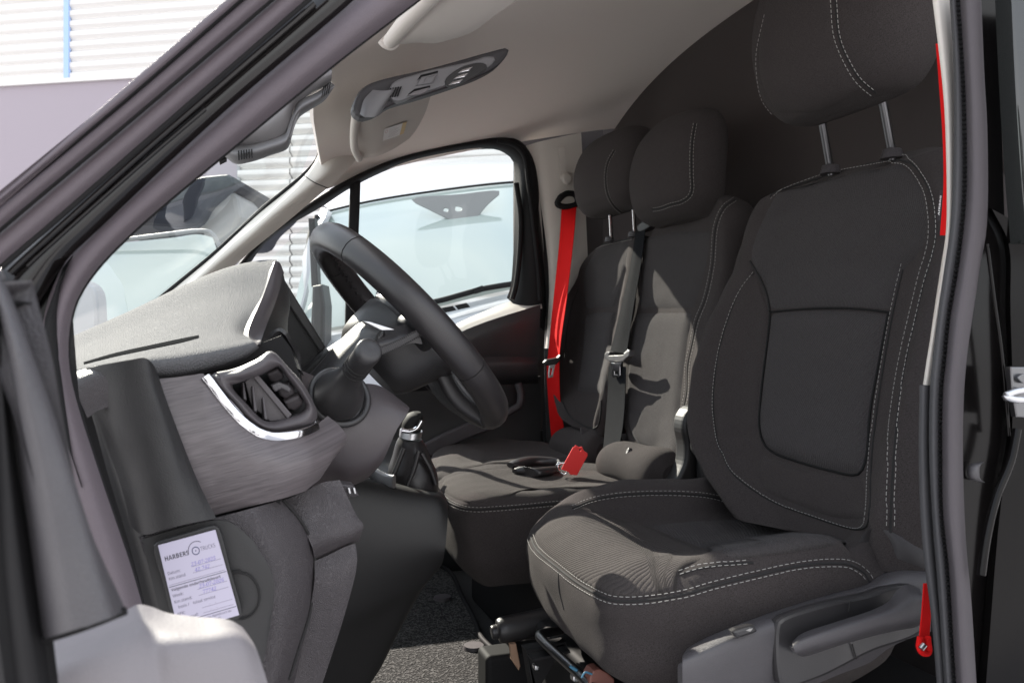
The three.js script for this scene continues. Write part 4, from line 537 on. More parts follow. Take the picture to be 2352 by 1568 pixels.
// ---- passenger bench
const bench = thing('bench_seat', 'two-place dark fabric passenger bench behind the gear lever', 'seat');
{
  const mk = (name, spec, right, tops, label) => { const B = rowsFrom(spec, right); B.push(...tops); return part(bench, name, backGeo(B, { nu: 64, nv: 40, bw: .075 }), M.fabric, label); };
  const mid = mk('backrest', [[1500, 1062, .83, .08, .005], [1452, 1016, .84, .11, .012], [1436, 960, .855, .12, .014], [1434, 860, .885, .12, .014], [1444, 740, .92, .12, .012], [1460, 640, .94, .11, .01], [1472, 580, .95, .10, .008]], [-.84, -.825, -.82, -.82, -.825, -.835, -.85], [[.985, -1.16, -.87, .955, .09, .004], [1.005, -1.13, -.90, .96, .06, .002], [1.012, -1.10, -.94, .97, .02, 0]], 'middle seat backrest');
  const far = mk('backrest', [[1350, 990, .85, .08, .01], [1306, 960, .86, .11, .03], [1291, 920, .87, .12, .034], [1286, 860, .89, .12, .034], [1291, 770, .915, .12, .03], [1306, 688, .93, .11, .022], [1330, 640, .94, .10, .014], [1342, 600, .945, .09, .01]], [-1.23, -1.22, -1.215, -1.215, -1.215, -1.22, -1.23, -1.235], [[.955, -1.51, -1.24, .95, .07, .004], [.965, -1.48, -1.25, .955, .04, .002], [.969, -1.45, -1.28, .965, .015, 0]], 'far seat backrest');
  // middle seat panels
  part(mid, 'centre_panel', patch(mid, [[[1462, 718], [1520, 716], [1592, 716]], [[1448, 800], [1510, 800], [1578, 800]], [[1440, 920], [1500, 920], [1564, 920]], [[1446, 985], [1500, 1010], [1556, 1010]], [[1470, 1024], [1510, 1038], [1552, 1050]]], { puff: .007, nu: 30, nv: 36 }), M.diag);
  part(mid, 'upper_panel', patch(mid, [[[1486, 545], [1560, 530], [1636, 530]], [[1478, 600], [1550, 600], [1622, 620]], [[1466, 710], [1520, 710], [1594, 711]]], { puff: .005, nu: 24, nv: 24 }), M.diag);
  seam2(mid, mid, [[1688, 458], [1664, 476], [1646, 518], [1637, 614], [1620, 690], [1601, 738], [1590, 790], [1580, 839], [1577, 908], [1565, 960], [1561, 1030]], { w: 5, n: 90 });
  part(far, 'centre_panel', patch(far, [[[1346, 722], [1376, 716], [1414, 716]], [[1340, 800], [1370, 800], [1404, 800]], [[1326, 900], [1360, 904], [1394, 906]]], { puff: .007, nu: 20, nv: 24 }), M.diag);
  part(far, 'upper_panel', patch(far, [[[1372, 568], [1408, 558], [1448, 548]], [[1344, 620], [1390, 620], [1436, 620]], [[1340, 660], [1386, 660], [1428, 660]], [[1347, 712], [1380, 708], [1414, 708]]], { puff: .005, nu: 20, nv: 20 }), M.diag);
  part(far, 'piping', tube(onto(far, px2([[1293, 925], [1306, 952], [1330, 972], [1360, 984], [1374, 978], [1380, 950], [1382, 920]], 40), .002), .002), M.seam);
  seam2(far, far, [[1328, 664], [1314, 700], [1302, 760], [1297, 830]], { w: 0, n: 30 });
  seam2(far, far, [[1362, 572], [1384, 562], [1420, 554], [1454, 547]], { w: 3, n: 24 });
  // headrests
  const hr = (y, zf, zn, x, t) => { const zc = (zf + zn) / 2, w = (zn - zf) / 2; return [[-1, .3], [-.96, -.25], [-.8, -.62], [-.5, -.86], [0, -1], [.5, -.86], [.8, -.62], [.96, -.25], [1, .3], [.9, .75], [.5, .95], [0, 1], [-.5, .95], [-.9, .75]].map(([a, b]) => V(x + b * t, y, zc + a * w)); };
  const fh = part(bench, 'headrest', loft([hr(1.03, -1.43, -1.24, .93, .012), hr(1.036, -1.47, -1.215, .925, .04), hr(1.06, -1.50, -1.19, .92, .058), hr(1.10, -1.52, -1.17, .918, .064), hr(1.15, -1.525, -1.165, .918, .066), hr(1.20, -1.50, -1.18, .925, .06), hr(1.225, -1.46, -1.21, .93, .04), hr(1.23, -1.42, -1.26, .932, .01)], { nu: 50, nv: 34 }), M.fabric, 'far headrest');
  seam2(fh, fh, [[1412, 345], [1396, 376], [1392, 418], [1398, 450], [1412, 474], [1428, 488]], { w: 3, n: 36 });
  const mh = part(bench, 'headrest', loft([hr(.965, -1.13, -.93, .945, .02), hr(.975, -1.15, -.92, .935, .05), hr(1.0, -1.165, -.895, .925, .066), hr(1.05, -1.18, -.88, .92, .07), hr(1.10, -1.175, -.875, .92, .07), hr(1.15, -1.15, -.88, .925, .064), hr(1.185, -1.10, -.90, .93, .04), hr(1.19, -1.06, -.94, .932, .01)], { nu: 50, nv: 34 }), M.fabric, 'middle headrest');
  seam2(mh, mh, [[1597, 284], [1590, 330], [1589, 400], [1590, 434], [1584, 450], [1566, 463], [1540, 470], [1518, 478], [1498, 481]], { w: 4, n: 60 });
  for (const [x, y0, y1] of [[1402, 512, 552], [1456, 500, 540]]) { part(bench, 'headrest_post', tube([at(x, y0 - 20, 'x', .93), at(x + 3, y1, 'x', .95)], .005, { n: 4, seg: 10 }), M.chrome); const a = at(x - 2, y1 - 2, 'x', .945), c = new THREE.CylinderGeometry(.011, .013, .012, 16); c.translate(a.x, a.y, a.z); part(bench, 'post_collar', c, M.greyPlastic); }
  // cushions
  const cushion = (rimPx, cen, hemY, drop, label) => { const rim = rimPx.map(([x, y, h]) => at(x, y, 'y', h)); const out = (p, o) => p.clone().addScaledVector(p.clone().sub(cen).setY(0).normalize(), o);
    const R = (o, y) => rim.map(p => out(p, o).add(V(0, y, 0))), D = (k, f) => rim.map(p => { const q = p.clone().lerp(cen, k); q.y += f; return q; });
    return part(bench, 'cushion', loft([rim.map(p => out(p, -.05).setY(hemY)), rim.map(p => out(p, -.012).setY(hemY + drop * .3)), rim.map(p => out(p, .002).setY(hemY + drop * .7)), R(.003, -.004), R(-.002, .006), D(.1, .016), D(.25, .018), D(.5, .008), D(.8, .002), D(.985, 0)], { nu: 100, nv: 46, wob: .0012 }), M.fabric, label); };
  const mc = cushion([[1003, 1124, .398], [1024, 1146, .398], [1058, 1162, .398], [1090, 1166, .398], [1140, 1164, .398], [1250, 1156, .40], [1330, 1150, .40], [1480, 1140, .40], [1580, 1126, .40], [1560, 1098, .40], [1470, 1086, .40], [1400, 1078, .40], [1300, 1072, .40], [1220, 1070, .40], [1160, 1076, .40], [1100, 1080, .40], [1050, 1090, .40], [1014, 1104, .398]], V(.66, .40, -.98), .245, .145, 'middle cushion');
  part(mc, 'top_panel', patch(mc, [[[1020, 1100], [1060, 1086], [1150, 1076], [1260, 1076], [1380, 1082]], [[1012, 1122], [1060, 1110], [1160, 1096], [1290, 1096], [1440, 1096]], [[1036, 1142], [1090, 1132], [1180, 1118], [1300, 1112], [1460, 1108]], [[1080, 1158], [1120, 1154], [1170, 1140], [1180, 1130], [1240, 1127]]], { puff: .003, nu: 40, nv: 24, edge: .05 }), M.ribbed);
  seam2(mc, mc, [[1005, 1126], [1024, 1148], [1058, 1165], [1088, 1170], [1140, 1168], [1200, 1163], [1300, 1154]], { w: 5, n: 80 });
  const fc = cushion([[990, 1066, .39], [1004, 1100, .392], [1040, 1100, .396], [1100, 1086, .40], [1180, 1076, .40], [1300, 1070, .40], [1390, 1066, .40], [1360, 1050, .40], [1300, 1036, .40], [1250, 1026, .40], [1180, 1020, .40], [1100, 1016, .40], [1040, 1020, .398], [1000, 1040, .393]], V(.72, .40, -1.42), .245, .145, 'far cushion');
  part(fc, 'top_panel', patch(fc, [[[1010, 1040], [1060, 1028], [1120, 1034]], [[1000, 1060], [1050, 1054], [1110, 1062]], [[1006, 1088], [1040, 1084], [1100, 1078]]], { puff: .003, nu: 20, nv: 14 }), M.ribbed);
  part(bench, 'cushion_roll', loft([[1402, 1085, -1.10], [1415, 1076, -1.08], [1480, 1090, -.96], [1540, 1105, -.86], [1552, 1108, -.84]].map(([x, y, z], i) => { const c = at(x, y - 12, 'z', z), r = [.02, .05, .056, .056, .03][i]; return circ(r, 14).map(([a, b]) => c.clone().add(V(b, a * .9, 0))); }), { nu: 40, nv: 30 }), M.fabric, 'rolled rear edge of the middle cushion');
  part(bench, 'cushion_roll', loft([[1285, 1030, -1.52], [1300, 1022, -1.50], [1350, 1030, -1.36], [1390, 1036, -1.25], [1396, 1038, -1.23]].map(([x, y, z], i) => { const c = at(x, y, 'z', z), r = [.02, .05, .056, .056, .03][i]; return circ(r, 14).map(([a, b]) => c.clone().add(V(b, a * .9, 0))); }), { nu: 40, nv: 30 }), M.fabric);
  part(bench, 'release_tab', [slab(line('z', -.96, [[1446, 1028], [1462, 1034], [1482, 1040], [1476, 1046], [1440, 1042]]), .006, { bevel: .001 }), slab(line('z', -1.3, [[1334, 982], [1352, 986], [1356, 996], [1336, 996]]), .006, { bevel: .001 })], M.greyPlastic);
  part(bench, 'recliner_cover', slab(line('z', -.80, px2([[1570, 985], [1574, 958], [1588, 938], [1606, 932], [1616, 944], [1612, 985], [1603, 1020], [1606, 1070], [1600, 1122], [1546, 1124], [1562, 1090], [1574, 1060], [1576, 1020]], 50, true)), .035, { bevel: .010, seg: 4 }), M.plasticDark, 'black recliner cover');
  part(bench, 'recliner_cover', box(.84, .98, .2, .60, -.80, -.765, .01), M.plasticDark);
  part(bench, 'recliner_handle', slab(line('z', -.785, [[1600, 928], [1616, 926], [1622, 990], [1618, 1006], [1606, 984]]), .02, { bevel: .005 }), M.plasticFine);
  part(bench, 'recliner_knob', new THREE.SphereGeometry(.022, 24, 16).translate(...at(1612, 1024, 'z', -.785).toArray()), M.plasticFine);
  part(bench, 'bench_base', [box(.60, 1.0, 0, .25, -1.55, -.82, .02)], M.rubberBlack);
}
// ---------------------------------------------------------------- steering wheel and column
{
  const w = thing('steering_wheel', 'black leather steering wheel with stitched rim, seen nearly edge-on from the side', 'steering wheel');
  const c = at(938, 756, 'z', -.50), a = at(742, 540, 'z', -.50), b = at(1128, 962, 'z', -.50), e1 = b.clone().sub(a).normalize(), e2 = V(0, 0, 1), nn = V(0, 0, 0).crossVectors(e1, e2).normalize();
  if (nn.x < 0) nn.negate();                                        // towards the driver
  const R = .1625, circle = (r, t) => c.clone().addScaledVector(e1, r * Math.cos(t)).addScaledVector(e2, r * Math.sin(t));
  const arc = (t0, t1, n = 40) => Array.from({ length: n + 1 }, (_, i) => circle(R, t0 + (t1 - t0) * i / n));
  const up = nn, prof = circ(.0198, 14, .0172);                     // a along the wheel axis
  const cuts = [-.42, .42, 1.15, 2.45, 3.83, 5.13, 2 * Math.PI - .42];
  cuts.slice(0, -1).forEach((t0, i) => part(w, 'rim', sweep(arc(t0 + .004, cuts[i + 1] - .004), prof, { n: 40, up }), i % 2 ? M.leather : M.leather));
  for (const t of cuts.slice(0, -1)) part(w, 'rim_seam', sweep(arc(t - .004, t + .004, 4), circ(.0190, 14, .0165), { n: 4, up }), M.seam);
  part(w, 'rim_stitching', [...Array(60).keys()].map(i => { const t = -1.1 + 3.0 * i / 60 + Math.PI; const p = circle(R - .0185, t), q = circle(R - .0183, t + .03).addScaledVector(nn, i % 2 ? .003 : -.003); return tube([p, p.clone().lerp(q, .5), q], .0008, { n: 2, seg: 5 }); }), M.seam);
  // hub, spokes, chrome
  const loc = (u, v, h) => c.clone().addScaledVector(e1, u).addScaledVector(e2, v).addScaledVector(nn, h);   // u towards the bottom of the rim
  const hub = (u0, ru, rv, h) => Array.from({ length: 20 }, (_, i) => { const t = i / 20 * 2 * Math.PI; return loc(u0 + ru * Math.sign(Math.cos(t)) * Math.abs(Math.cos(t)) ** .75, rv * Math.sign(Math.sin(t)) * Math.abs(Math.sin(t)) ** .75, h); });
  part(w, 'airbag_pad', loft([hub(.012, .070, .072, -.012), hub(.012, .074, .076, .0), hub(.012, .070, .072, .018), hub(.012, .054, .056, .030), hub(.012, .02, .02, .033)], { nu: 50, nv: 24 }), M.leather, 'grained airbag pad');
  part(w, 'pad_back', loft([hub(.0, .05, .05, -.075), hub(.0, .060, .062, -.06), hub(.006, .070, .072, -.02), hub(.01, .074, .075, -.010)], { nu: 40, nv: 16 }), M.plasticFine);
  part(w, 'spoke', [sweep([loc(.0, .06, -.005), loc(-.004, .11, -.012), loc(-.008, .155, -.008)], rrect(.011, .030, .008), { n: 16, up: nn, scale: t => [1, 1 - .3 * t] })], M.plasticFine);
  part(w, 'spoke', [sweep([loc(.0, -.06, -.005), loc(-.004, -.11, -.012), loc(-.008, -.155, -.008)], rrect(.011, .030, .008), { n: 16, up: nn, scale: t => [1, 1 - .3 * t] })], M.plasticFine);
  part(w, 'spoke', [sweep([loc(.06, .0, -.008), loc(.11, .0, -.018), loc(.160, .0, -.008)], rrect(.013, .046, .008), { n: 16, up: nn, scale: t => [1, 1 - .15 * t] })], M.plasticFine, 'lower spoke');
  part(w, 'spoke_trim', sheet([[loc(.072, .052, .004), loc(.105, .050, -.002), loc(.145, .044, .002)], [loc(.072, .060, -.004), loc(.105, .057, -.008), loc(.145, .050, -.004)]], { nu: 12, nv: 4, th: .003 }), M.satin, 'satin silver spoke edge');
  part(w, 'pad_trim', tube(Array.from({ length: 30 }, (_, i) => { const t = Math.PI * (.55 + .9 * i / 29); return loc(.012 + .0755 * Math.cos(t), .0765 * Math.sin(t), .004); }), .0022), M.chrome, 'silver edge of the airbag pad');
  // column
  const col = thing('steering_column', 'dark steering column shroud with a stubby light stalk', 'steering column');
  part(col, 'upper_shroud', sheet([line('z', -.40, [[700, 878], [742, 826], [790, 772], [834, 738], [868, 742]]), line('z', -.36, [[716, 890], [764, 842], [806, 796], [846, 758], [880, 752]]), line('z', -.35, [[740, 902], [790, 862], [830, 826], [860, 790], [880, 766]]), line('z', -.37, [[770, 930], [810, 890], [846, 856], [866, 820], [884, 790]])], { nu: 24, nv: 16, th: .008 }), M.plasticFine, 'column shroud');
  part(col, 'upper_shroud', sheet([line('z', -.40, [[700, 878], [742, 826], [790, 772], [834, 738], [868, 742]]), line('z', -.62, [[700, 870], [736, 830], [780, 780], [820, 745], [860, 740]])], { nu: 24, nv: 6, th: .006 }), M.plasticFine);
  part(col, 'shroud_trim', slab(line('z', -.342, [[833, 737], [848, 738], [880, 748], [908, 757], [876, 759], [852, 747]]), .004, { bevel: .001 }), M.satin);
  part(col, 'shroud_gap', tube(line('z', -.343, [[876, 758], [866, 772], [864, 790]]), .0013), M.seam);
  part(col, 'pad_side', sheet([line('z', -.36, [[868, 764], [900, 752], [940, 744], [960, 752]]), line('z', -.345, [[864, 790], [900, 782], [940, 770], [965, 772]]), line('z', -.345, [[872, 812], [910, 800], [945, 788], [970, 790]])], { nu: 16, nv: 10, th: .008 }), M.leather);
  { const braid = []; for (let i = 0; i < 22; i++) { const x = 870 + i * 4.2, y = 806 - i * 1.5 - i * i * .025; for (const s of [0, 1]) braid.push(tube(line('z', -.340, [[x + (s ? 0 : 8), y - 8], [x + 4, y], [x + (s ? 8 : 0), y + 8]]), .0012, { n: 4, seg: 5 })); } part(col, 'braid', braid, M.leather); }
  const ring = (cx, cy, r, z, dir, n = 14) => { const o = at(cx, cy, 'z', z), A = V(0, 0, 0).crossVectors(dir, V(.2, .3, 1)).normalize(), B = V(0, 0, 0).crossVectors(dir, A); return Array.from({ length: n }, (_, i) => o.clone().addScaledVector(A, r * Math.cos(i / n * 2 * Math.PI)).addScaledVector(B, r * Math.sin(i / n * 2 * Math.PI))); };
  const s0 = at(768, 908, 'z', -.28), s1 = at(846, 806, 'z', -.19), ax = s1.clone().sub(s0).normalize();
  const st = new THREE.Group(); st.name = 'stalk'; col.add(st);
  const K = [[776, 914, .026, -.29], [780, 904, .0265, -.28], [788, 890, .022, -.265], [802, 866, .0135, -.245], [818, 845, .0122, -.23], [834, 824, .0124, -.215], [840, 816, .0126, -.21]];
  part(st, 'stem', loft(K.map(([x, y, r, z]) => ring(x, y, r, z, ax)), { nu: 40, nv: 40 }), M.plasticFine);
  part(st, 'rotary_end', loft([ring(840, 816, .0128, -.21, ax), ring(845, 809, .0132, -.207, ax), ring(850, 802, .0118, -.204, ax), ring(852, 799, .006, -.203, ax), ring(852, 799, .001, -.203, ax)], { nu: 40, nv: 16 }), M.plasticFine);
  for (const k of [.35, .5, .62]) { const q = K[3].map((v, i) => v + (K[6][i] - v) * k); part(st, 'stalk_ring', tube(ring(q[0], q[1], .0126, q[3], ax, 24), .0007, { closed: true, n: 48, caps: false }), M.seam); }
  part(st, 'socket_ring', tube(ring(780, 912, .031, -.296, ax, 30), .004, { closed: true, n: 60, caps: false }), M.plasticFine);
  part(st, 'socket_disc', loft([ring(778, 914, .034, -.306, ax), ring(780, 912, .030, -.298, ax), ring(780, 912, .004, -.297, ax)], { nu: 40, nv: 6 }), M.plasticFine);
}
// ---------------------------------------------------------------- passenger door, far pillar, glass
{
  const Z = -1.74, W = (a, z = Z) => line('z', z, a);
  const out = px2([[455, 726], [520, 640], [596, 551], [677, 489], [754, 436], [881, 373], [958, 348], [1057, 327], [1145, 314], [1183, 318], [1208, 334], [1229, 369], [1240, 440], [1238, 500], [1252, 640], [1254, 720], [1250, 760]], 80);
  const inn = px2([[520, 726], [560, 630], [617, 551], [740, 474], [805, 432], [909, 383], [1022, 355], [1116, 342], [1148, 346], [1176, 366], [1182, 387], [1183, 440], [1180, 560], [1172, 660], [1164, 684]], 80);
  part(van, 'passenger_door_frame', sheet([0, .1, .4, .7, 1].map((t, k) => out.map((p, i) => at(p[0] + (inn[i][0] - p[0]) * t, p[1] + (inn[i][1] - p[1]) * t, 'z', Z + [.0, .03, .03, .01, -.04][k]))), { nu: 80, nv: 14, th: .01 }), M.rubberBlack, 'black frame of the passenger door window');
  part(van, 'window_seal', [tube(W(px2([[1142, 322], [1180, 332], [1204, 358], [1214, 420], [1226, 520], [1238, 640], [1240, 690]], 40), Z + .035), .007, { n: 60 })], M.rubberBlack);
  part(van, 'window_seal', [tube(W(px2([[1186, 420], [1196, 500], [1192, 600], [1184, 660], [1176, 688]], 30), Z + .012), .008, { n: 40 })], M.rubberBlack);
  part(van, 'quarter_bar', sweep(W([[816, 415], [812, 520], [806, 660], [802, 800]]), rrect(.010, .014, .004), { n: 12, up: V(0, 0, 1) }), M.rubberBlack, 'black upright bar of the quarter window');
  part(van, 'side_window', sheet([W(px2([[500, 720], [590, 628], [668, 548], [770, 470], [832, 434], [920, 396], [1010, 366], [1128, 340], [1190, 360]], 24), Z - .03), W(px2([[480, 900], [560, 880], [640, 860], [740, 860], [832, 850], [920, 820], [1010, 790], [1128, 730], [1240, 700]], 24), Z - .03)], { nu: 24, nv: 2, th: 0, lin: 'v' }), M.glass, 'passenger window glass');
  const pan = thing('passenger_door_panel', 'dark passenger door panel with pale sunlit top sill below the window', 'door panel');
  part(pan, 'sill_cap', sheet([W([[960, 800], [1040, 748], [1100, 720], [1180, 690], [1244, 682]], Z - .03), W([[960, 810], [1044, 755], [1110, 728], [1190, 704], [1244, 696]], Z + .02), W([[960, 822], [1046, 770], [1110, 742], [1190, 716], [1244, 700]], Z + .05)], { nu: 20, nv: 10, th: .01 }), M.cream, 'pale top sill');
  part(pan, 'upper_panel', sheet([W([[940, 830], [1046, 768], [1110, 741], [1190, 715], [1242, 699]], Z + .05), W([[940, 860], [1050, 800], [1110, 772], [1190, 746], [1240, 735]], Z + .055), W([[940, 900], [1060, 860], [1110, 850], [1190, 835], [1240, 832]], Z + .04)], { nu: 20, nv: 12, th: .01 }), M.plasticFine);
  part(pan, 'arm_recess', sheet([W([[940, 830], [1060, 824], [1150, 818], [1236, 820]], Z + .06), W([[940, 850], [1060, 842], [1150, 836], [1236, 836]], Z + .07), W([[940, 880], [1060, 870], [1150, 866], [1236, 864]], Z + .06), W([[940, 900], [1060, 890], [1150, 884], [1236, 880]], Z + .03)], { nu: 16, nv: 10, th: .01 }), M.plasticFine);
  part(pan, 'lower_panel', sheet([W([[900, 880], [1060, 874], [1150, 868], [1242, 864]], Z + .03), W([[900, 1000], [1060, 960], [1150, 960], [1242, 960]], Z + .02), W([[900, 1150], [1060, 1100], [1150, 1100], [1242, 1100]], Z + .04)], { nu: 16, nv: 14, th: .01 }), M.plasticDark);
  part(pan, 'door_pull', tube(W([[1190, 880], [1196, 905], [1192, 930], [1170, 945], [1120, 968]], Z + .09), .011, { seg: 12 }), M.plastic);
  part(pan, 'map_pocket', sweep(W([[960, 1044], [1020, 1012], [1080, 986], [1130, 968]], Z + .09), rrect(.02, .012, .006), { n: 16, up: UP }), M.plastic);
  // black door edge and cream pillar trim
  part(van, 'door_edge_seal', sheet([W([[1236, 400], [1248, 560], [1254, 700], [1250, 850], [1246, 1000], [1250, 1060]], Z + .02), W([[1248, 400], [1262, 560], [1268, 700], [1262, 850], [1262, 1000], [1270, 1060]], Z + .03), W([[1258, 400], [1270, 560], [1276, 700], [1270, 850], [1290, 1000], [1300, 1060]], Z + .01)], { nu: 20, nv: 8, th: .01 }), M.rubberBlack);
  const cp = [[[1208, 335], [1226, 400], [1240, 500], [1254, 640], [1254, 720], [1250, 800]], [[1236, 326], [1246, 400], [1258, 500], [1268, 640], [1266, 720], [1258, 800]], [[1270, 318], [1276, 400], [1284, 500], [1286, 640], [1284, 720], [1270, 800]], [[1335, 304], [1340, 400], [1346, 500], [1350, 640], [1340, 720], [1330, 800]]];
  part(van, 'pillar_trim', sheet(cp.map((r, k) => W(r, [Z + .01, Z + .04, Z + .05, Z + .05][k])), { nu: 30, nv: 16, th: .01 }), M.cream, 'cream far pillar trim');
  part(van, 'pillar_trim', sheet([W([[1250, 800], [1252, 900], [1258, 1080]], Z + .03), W([[1300, 800], [1310, 900], [1320, 1080]], Z + .05), W([[1400, 800], [1400, 900], [1420, 1080]], Z + .05)], { nu: 12, nv: 10, th: .01 }), M.plasticDark, 'dark lower far pillar trim');
  part(van, 'belt_slot', [slab(W([[1283, 338], [1298, 336], [1304, 410], [1288, 412]], Z + .058), .004, { bevel: .001 })], M.cream);
  part(van, 'pillar_knob', [loft([[1302, 410, .016, 0], [1302, 410, .018, .008], [1303, 410, .012, .014], [1303, 410, .003, .015]].map(([x, y, r, d]) => { const c = at(x, y, 'z', Z + .058 + d); return circ(r, 12).map(([a, b]) => c.clone().add(V(b, a, 0))); }), { nu: 20, nv: 8 })], M.cream);
}
// ---------------------------------------------------------------- seat belts
{
  const ribbon = (pts, w, up, n = 40) => sweep(pts, rrect(.0012, w / 2, .0006), { n, up, smooth: false });
  const b = thing('red_seat_belt', 'red seat belt hanging from the far pillar beside the passenger bench', 'seat belt');
  const Z = -1.665, fz = V(.5, 0, .85).normalize();
  part(b, 'webbing', sheet([line('z', Z, [[1290, 472, -1.66], [1286, 540, -1.65], [1272, 680, -1.63], [1260, 800, -1.62], [1256, 850, -1.60], [1260, 930, -1.60], [1268, 1021, -1.62]]), line('z', Z + .012, [[1324, 474, -1.65], [1318, 540, -1.57], [1302, 680, -1.50], [1286, 800, -1.49], [1284, 850, -1.49], [1287, 930, -1.51], [1298, 1000, -1.55]])], { nu: 50, nv: 4, th: .0015 }), M.red);
  part(b, 'webbing', sheet([line('z', Z - .035, [[1304, 474], [1308, 540], [1310, 640], [1308, 720]]), line('z', Z - .03, [[1326, 474], [1336, 560], [1343, 620], [1332, 720]])], { nu: 30, nv: 4, th: .0015 }), M.red, 'rear red strap');
  part(b, 'guide_loop', sweep(line('z', Z + .01, px2([[1290, 452], [1304, 444], [1322, 448], [1326, 466], [1312, 474], [1292, 474], [1280, 468]], 20, true)), circ(.009, 10), { closed: true, n: 40, up: V(.4, 0, .9) }), M.rubberBlack, 'black belt guide');
  part(b, 'tongue_body', slab(line('z', -1.48, [[1250, 832], [1256, 826], [1282, 821], [1287, 815], [1288, 826], [1280, 836], [1262, 840], [1252, 838]]), .014, { bevel: .003 }), M.plasticDark);
  part(b, 'tongue', slab(line('z', -1.475, [[1262, 839], [1276, 836], [1270, 866], [1260, 868], [1260, 856]]), .003, { bevel: .0008, holes: [line('z', -1.475, [[1265, 846], [1270, 845], [1267, 861], [1263, 862]])] }), M.satin, 'steel tongue');
  const k = thing('black_seat_belt', 'grey-black seat belt hanging between the two bench backrests', 'seat belt');
  const A = line('x', .885, [[1460, 534, .935], [1446, 620, .92], [1428, 700, .90], [1411, 770, .88], [1402, 806, .868]]), B = line('x', .885, [[1482, 528, .935], [1470, 620, .92], [1456, 700, .90], [1444, 780, .88], [1439, 812, .868]]);
  part(k, 'webbing', sheet([A, A.map((p, i) => p.clone().lerp(B[i], .5).add(V(-.003, 0, 0))), B], { nu: 40, nv: 8, th: .0016 }), M.belt);
  part(k, 'webbing', sheet([line('x', .84, [[1398, 840], [1396, 900], [1390, 980, .82], [1380, 1082, .775]]), line('x', .84, [[1437, 842], [1436, 900], [1430, 980, .82], [1411, 1082, .775]])], { nu: 30, nv: 4, th: .0016 }), M.belt, 'lower strap');
  part(k, 'belt_guide', slab(line('x', .93, px2([[1462, 520], [1478, 506], [1496, 500], [1500, 508], [1486, 524], [1466, 532]], 24, true)), .02, { bevel: .004 }), M.plasticDark);
  part(k, 'belt_stop_loop', tube(line('x', .845, [[1436, 812], [1446, 806], [1444, 818]]), .003), M.satin);
  part(k, 'tongue_body', slab(line('x', .838, [[1388, 812], [1394, 806], [1400, 808], [1398, 816], [1430, 814], [1440, 806], [1446, 804], [1445, 818], [1430, 830], [1400, 831], [1388, 822]]), .012, { bevel: .003 }), M.greyPlastic);
  part(k, 'tongue', slab(line('x', .834, [[1404, 832], [1412, 834], [1422, 833], [1429, 830], [1424, 842], [1424, 862], [1420, 866], [1414, 864], [1408, 867], [1405, 862], [1406, 842]]), .003, { bevel: .0006, holes: [line('x', .834, [[1411, 853], [1419, 852], [1419, 860], [1411, 860]])] }), M.chrome, 'bright steel tongue');
  const d = thing('driver_seat_belt', 'red driver seat belt, a sliver showing beside the cream door pillar', 'seat belt');
  part(d, 'webbing', sheet([line('z', -.06, [[2150, 100], [2158, 200], [2166, 320], [2168, 420], [2160, 540]]), line('z', -.05, [[2168, 100], [2176, 200], [2184, 320], [2184, 420], [2176, 540]])], { nu: 30, nv: 3, th: .0015 }), M.red);
  part(d, 'webbing', sheet([line('z', -.07, [[2124, 1340], [2120, 1400], [2114, 1460], [2111, 1485]]), line('z', -.07, [[2140, 1340], [2140, 1400], [2136, 1460], [2134, 1500]])], { nu: 20, nv: 3, th: .0015 }), M.red, 'folded lower strap');
  part(d, 'anchor_loop', tube(line('z', -.065, [[2114, 1462], [2112, 1488], [2122, 1500], [2134, 1498], [2132, 1462]]), .003), M.red);
  part(d, 'anchor_bolt', tube(line('z', -.06, [[2116, 1490], [2124, 1480]]), .003), M.satin);
}
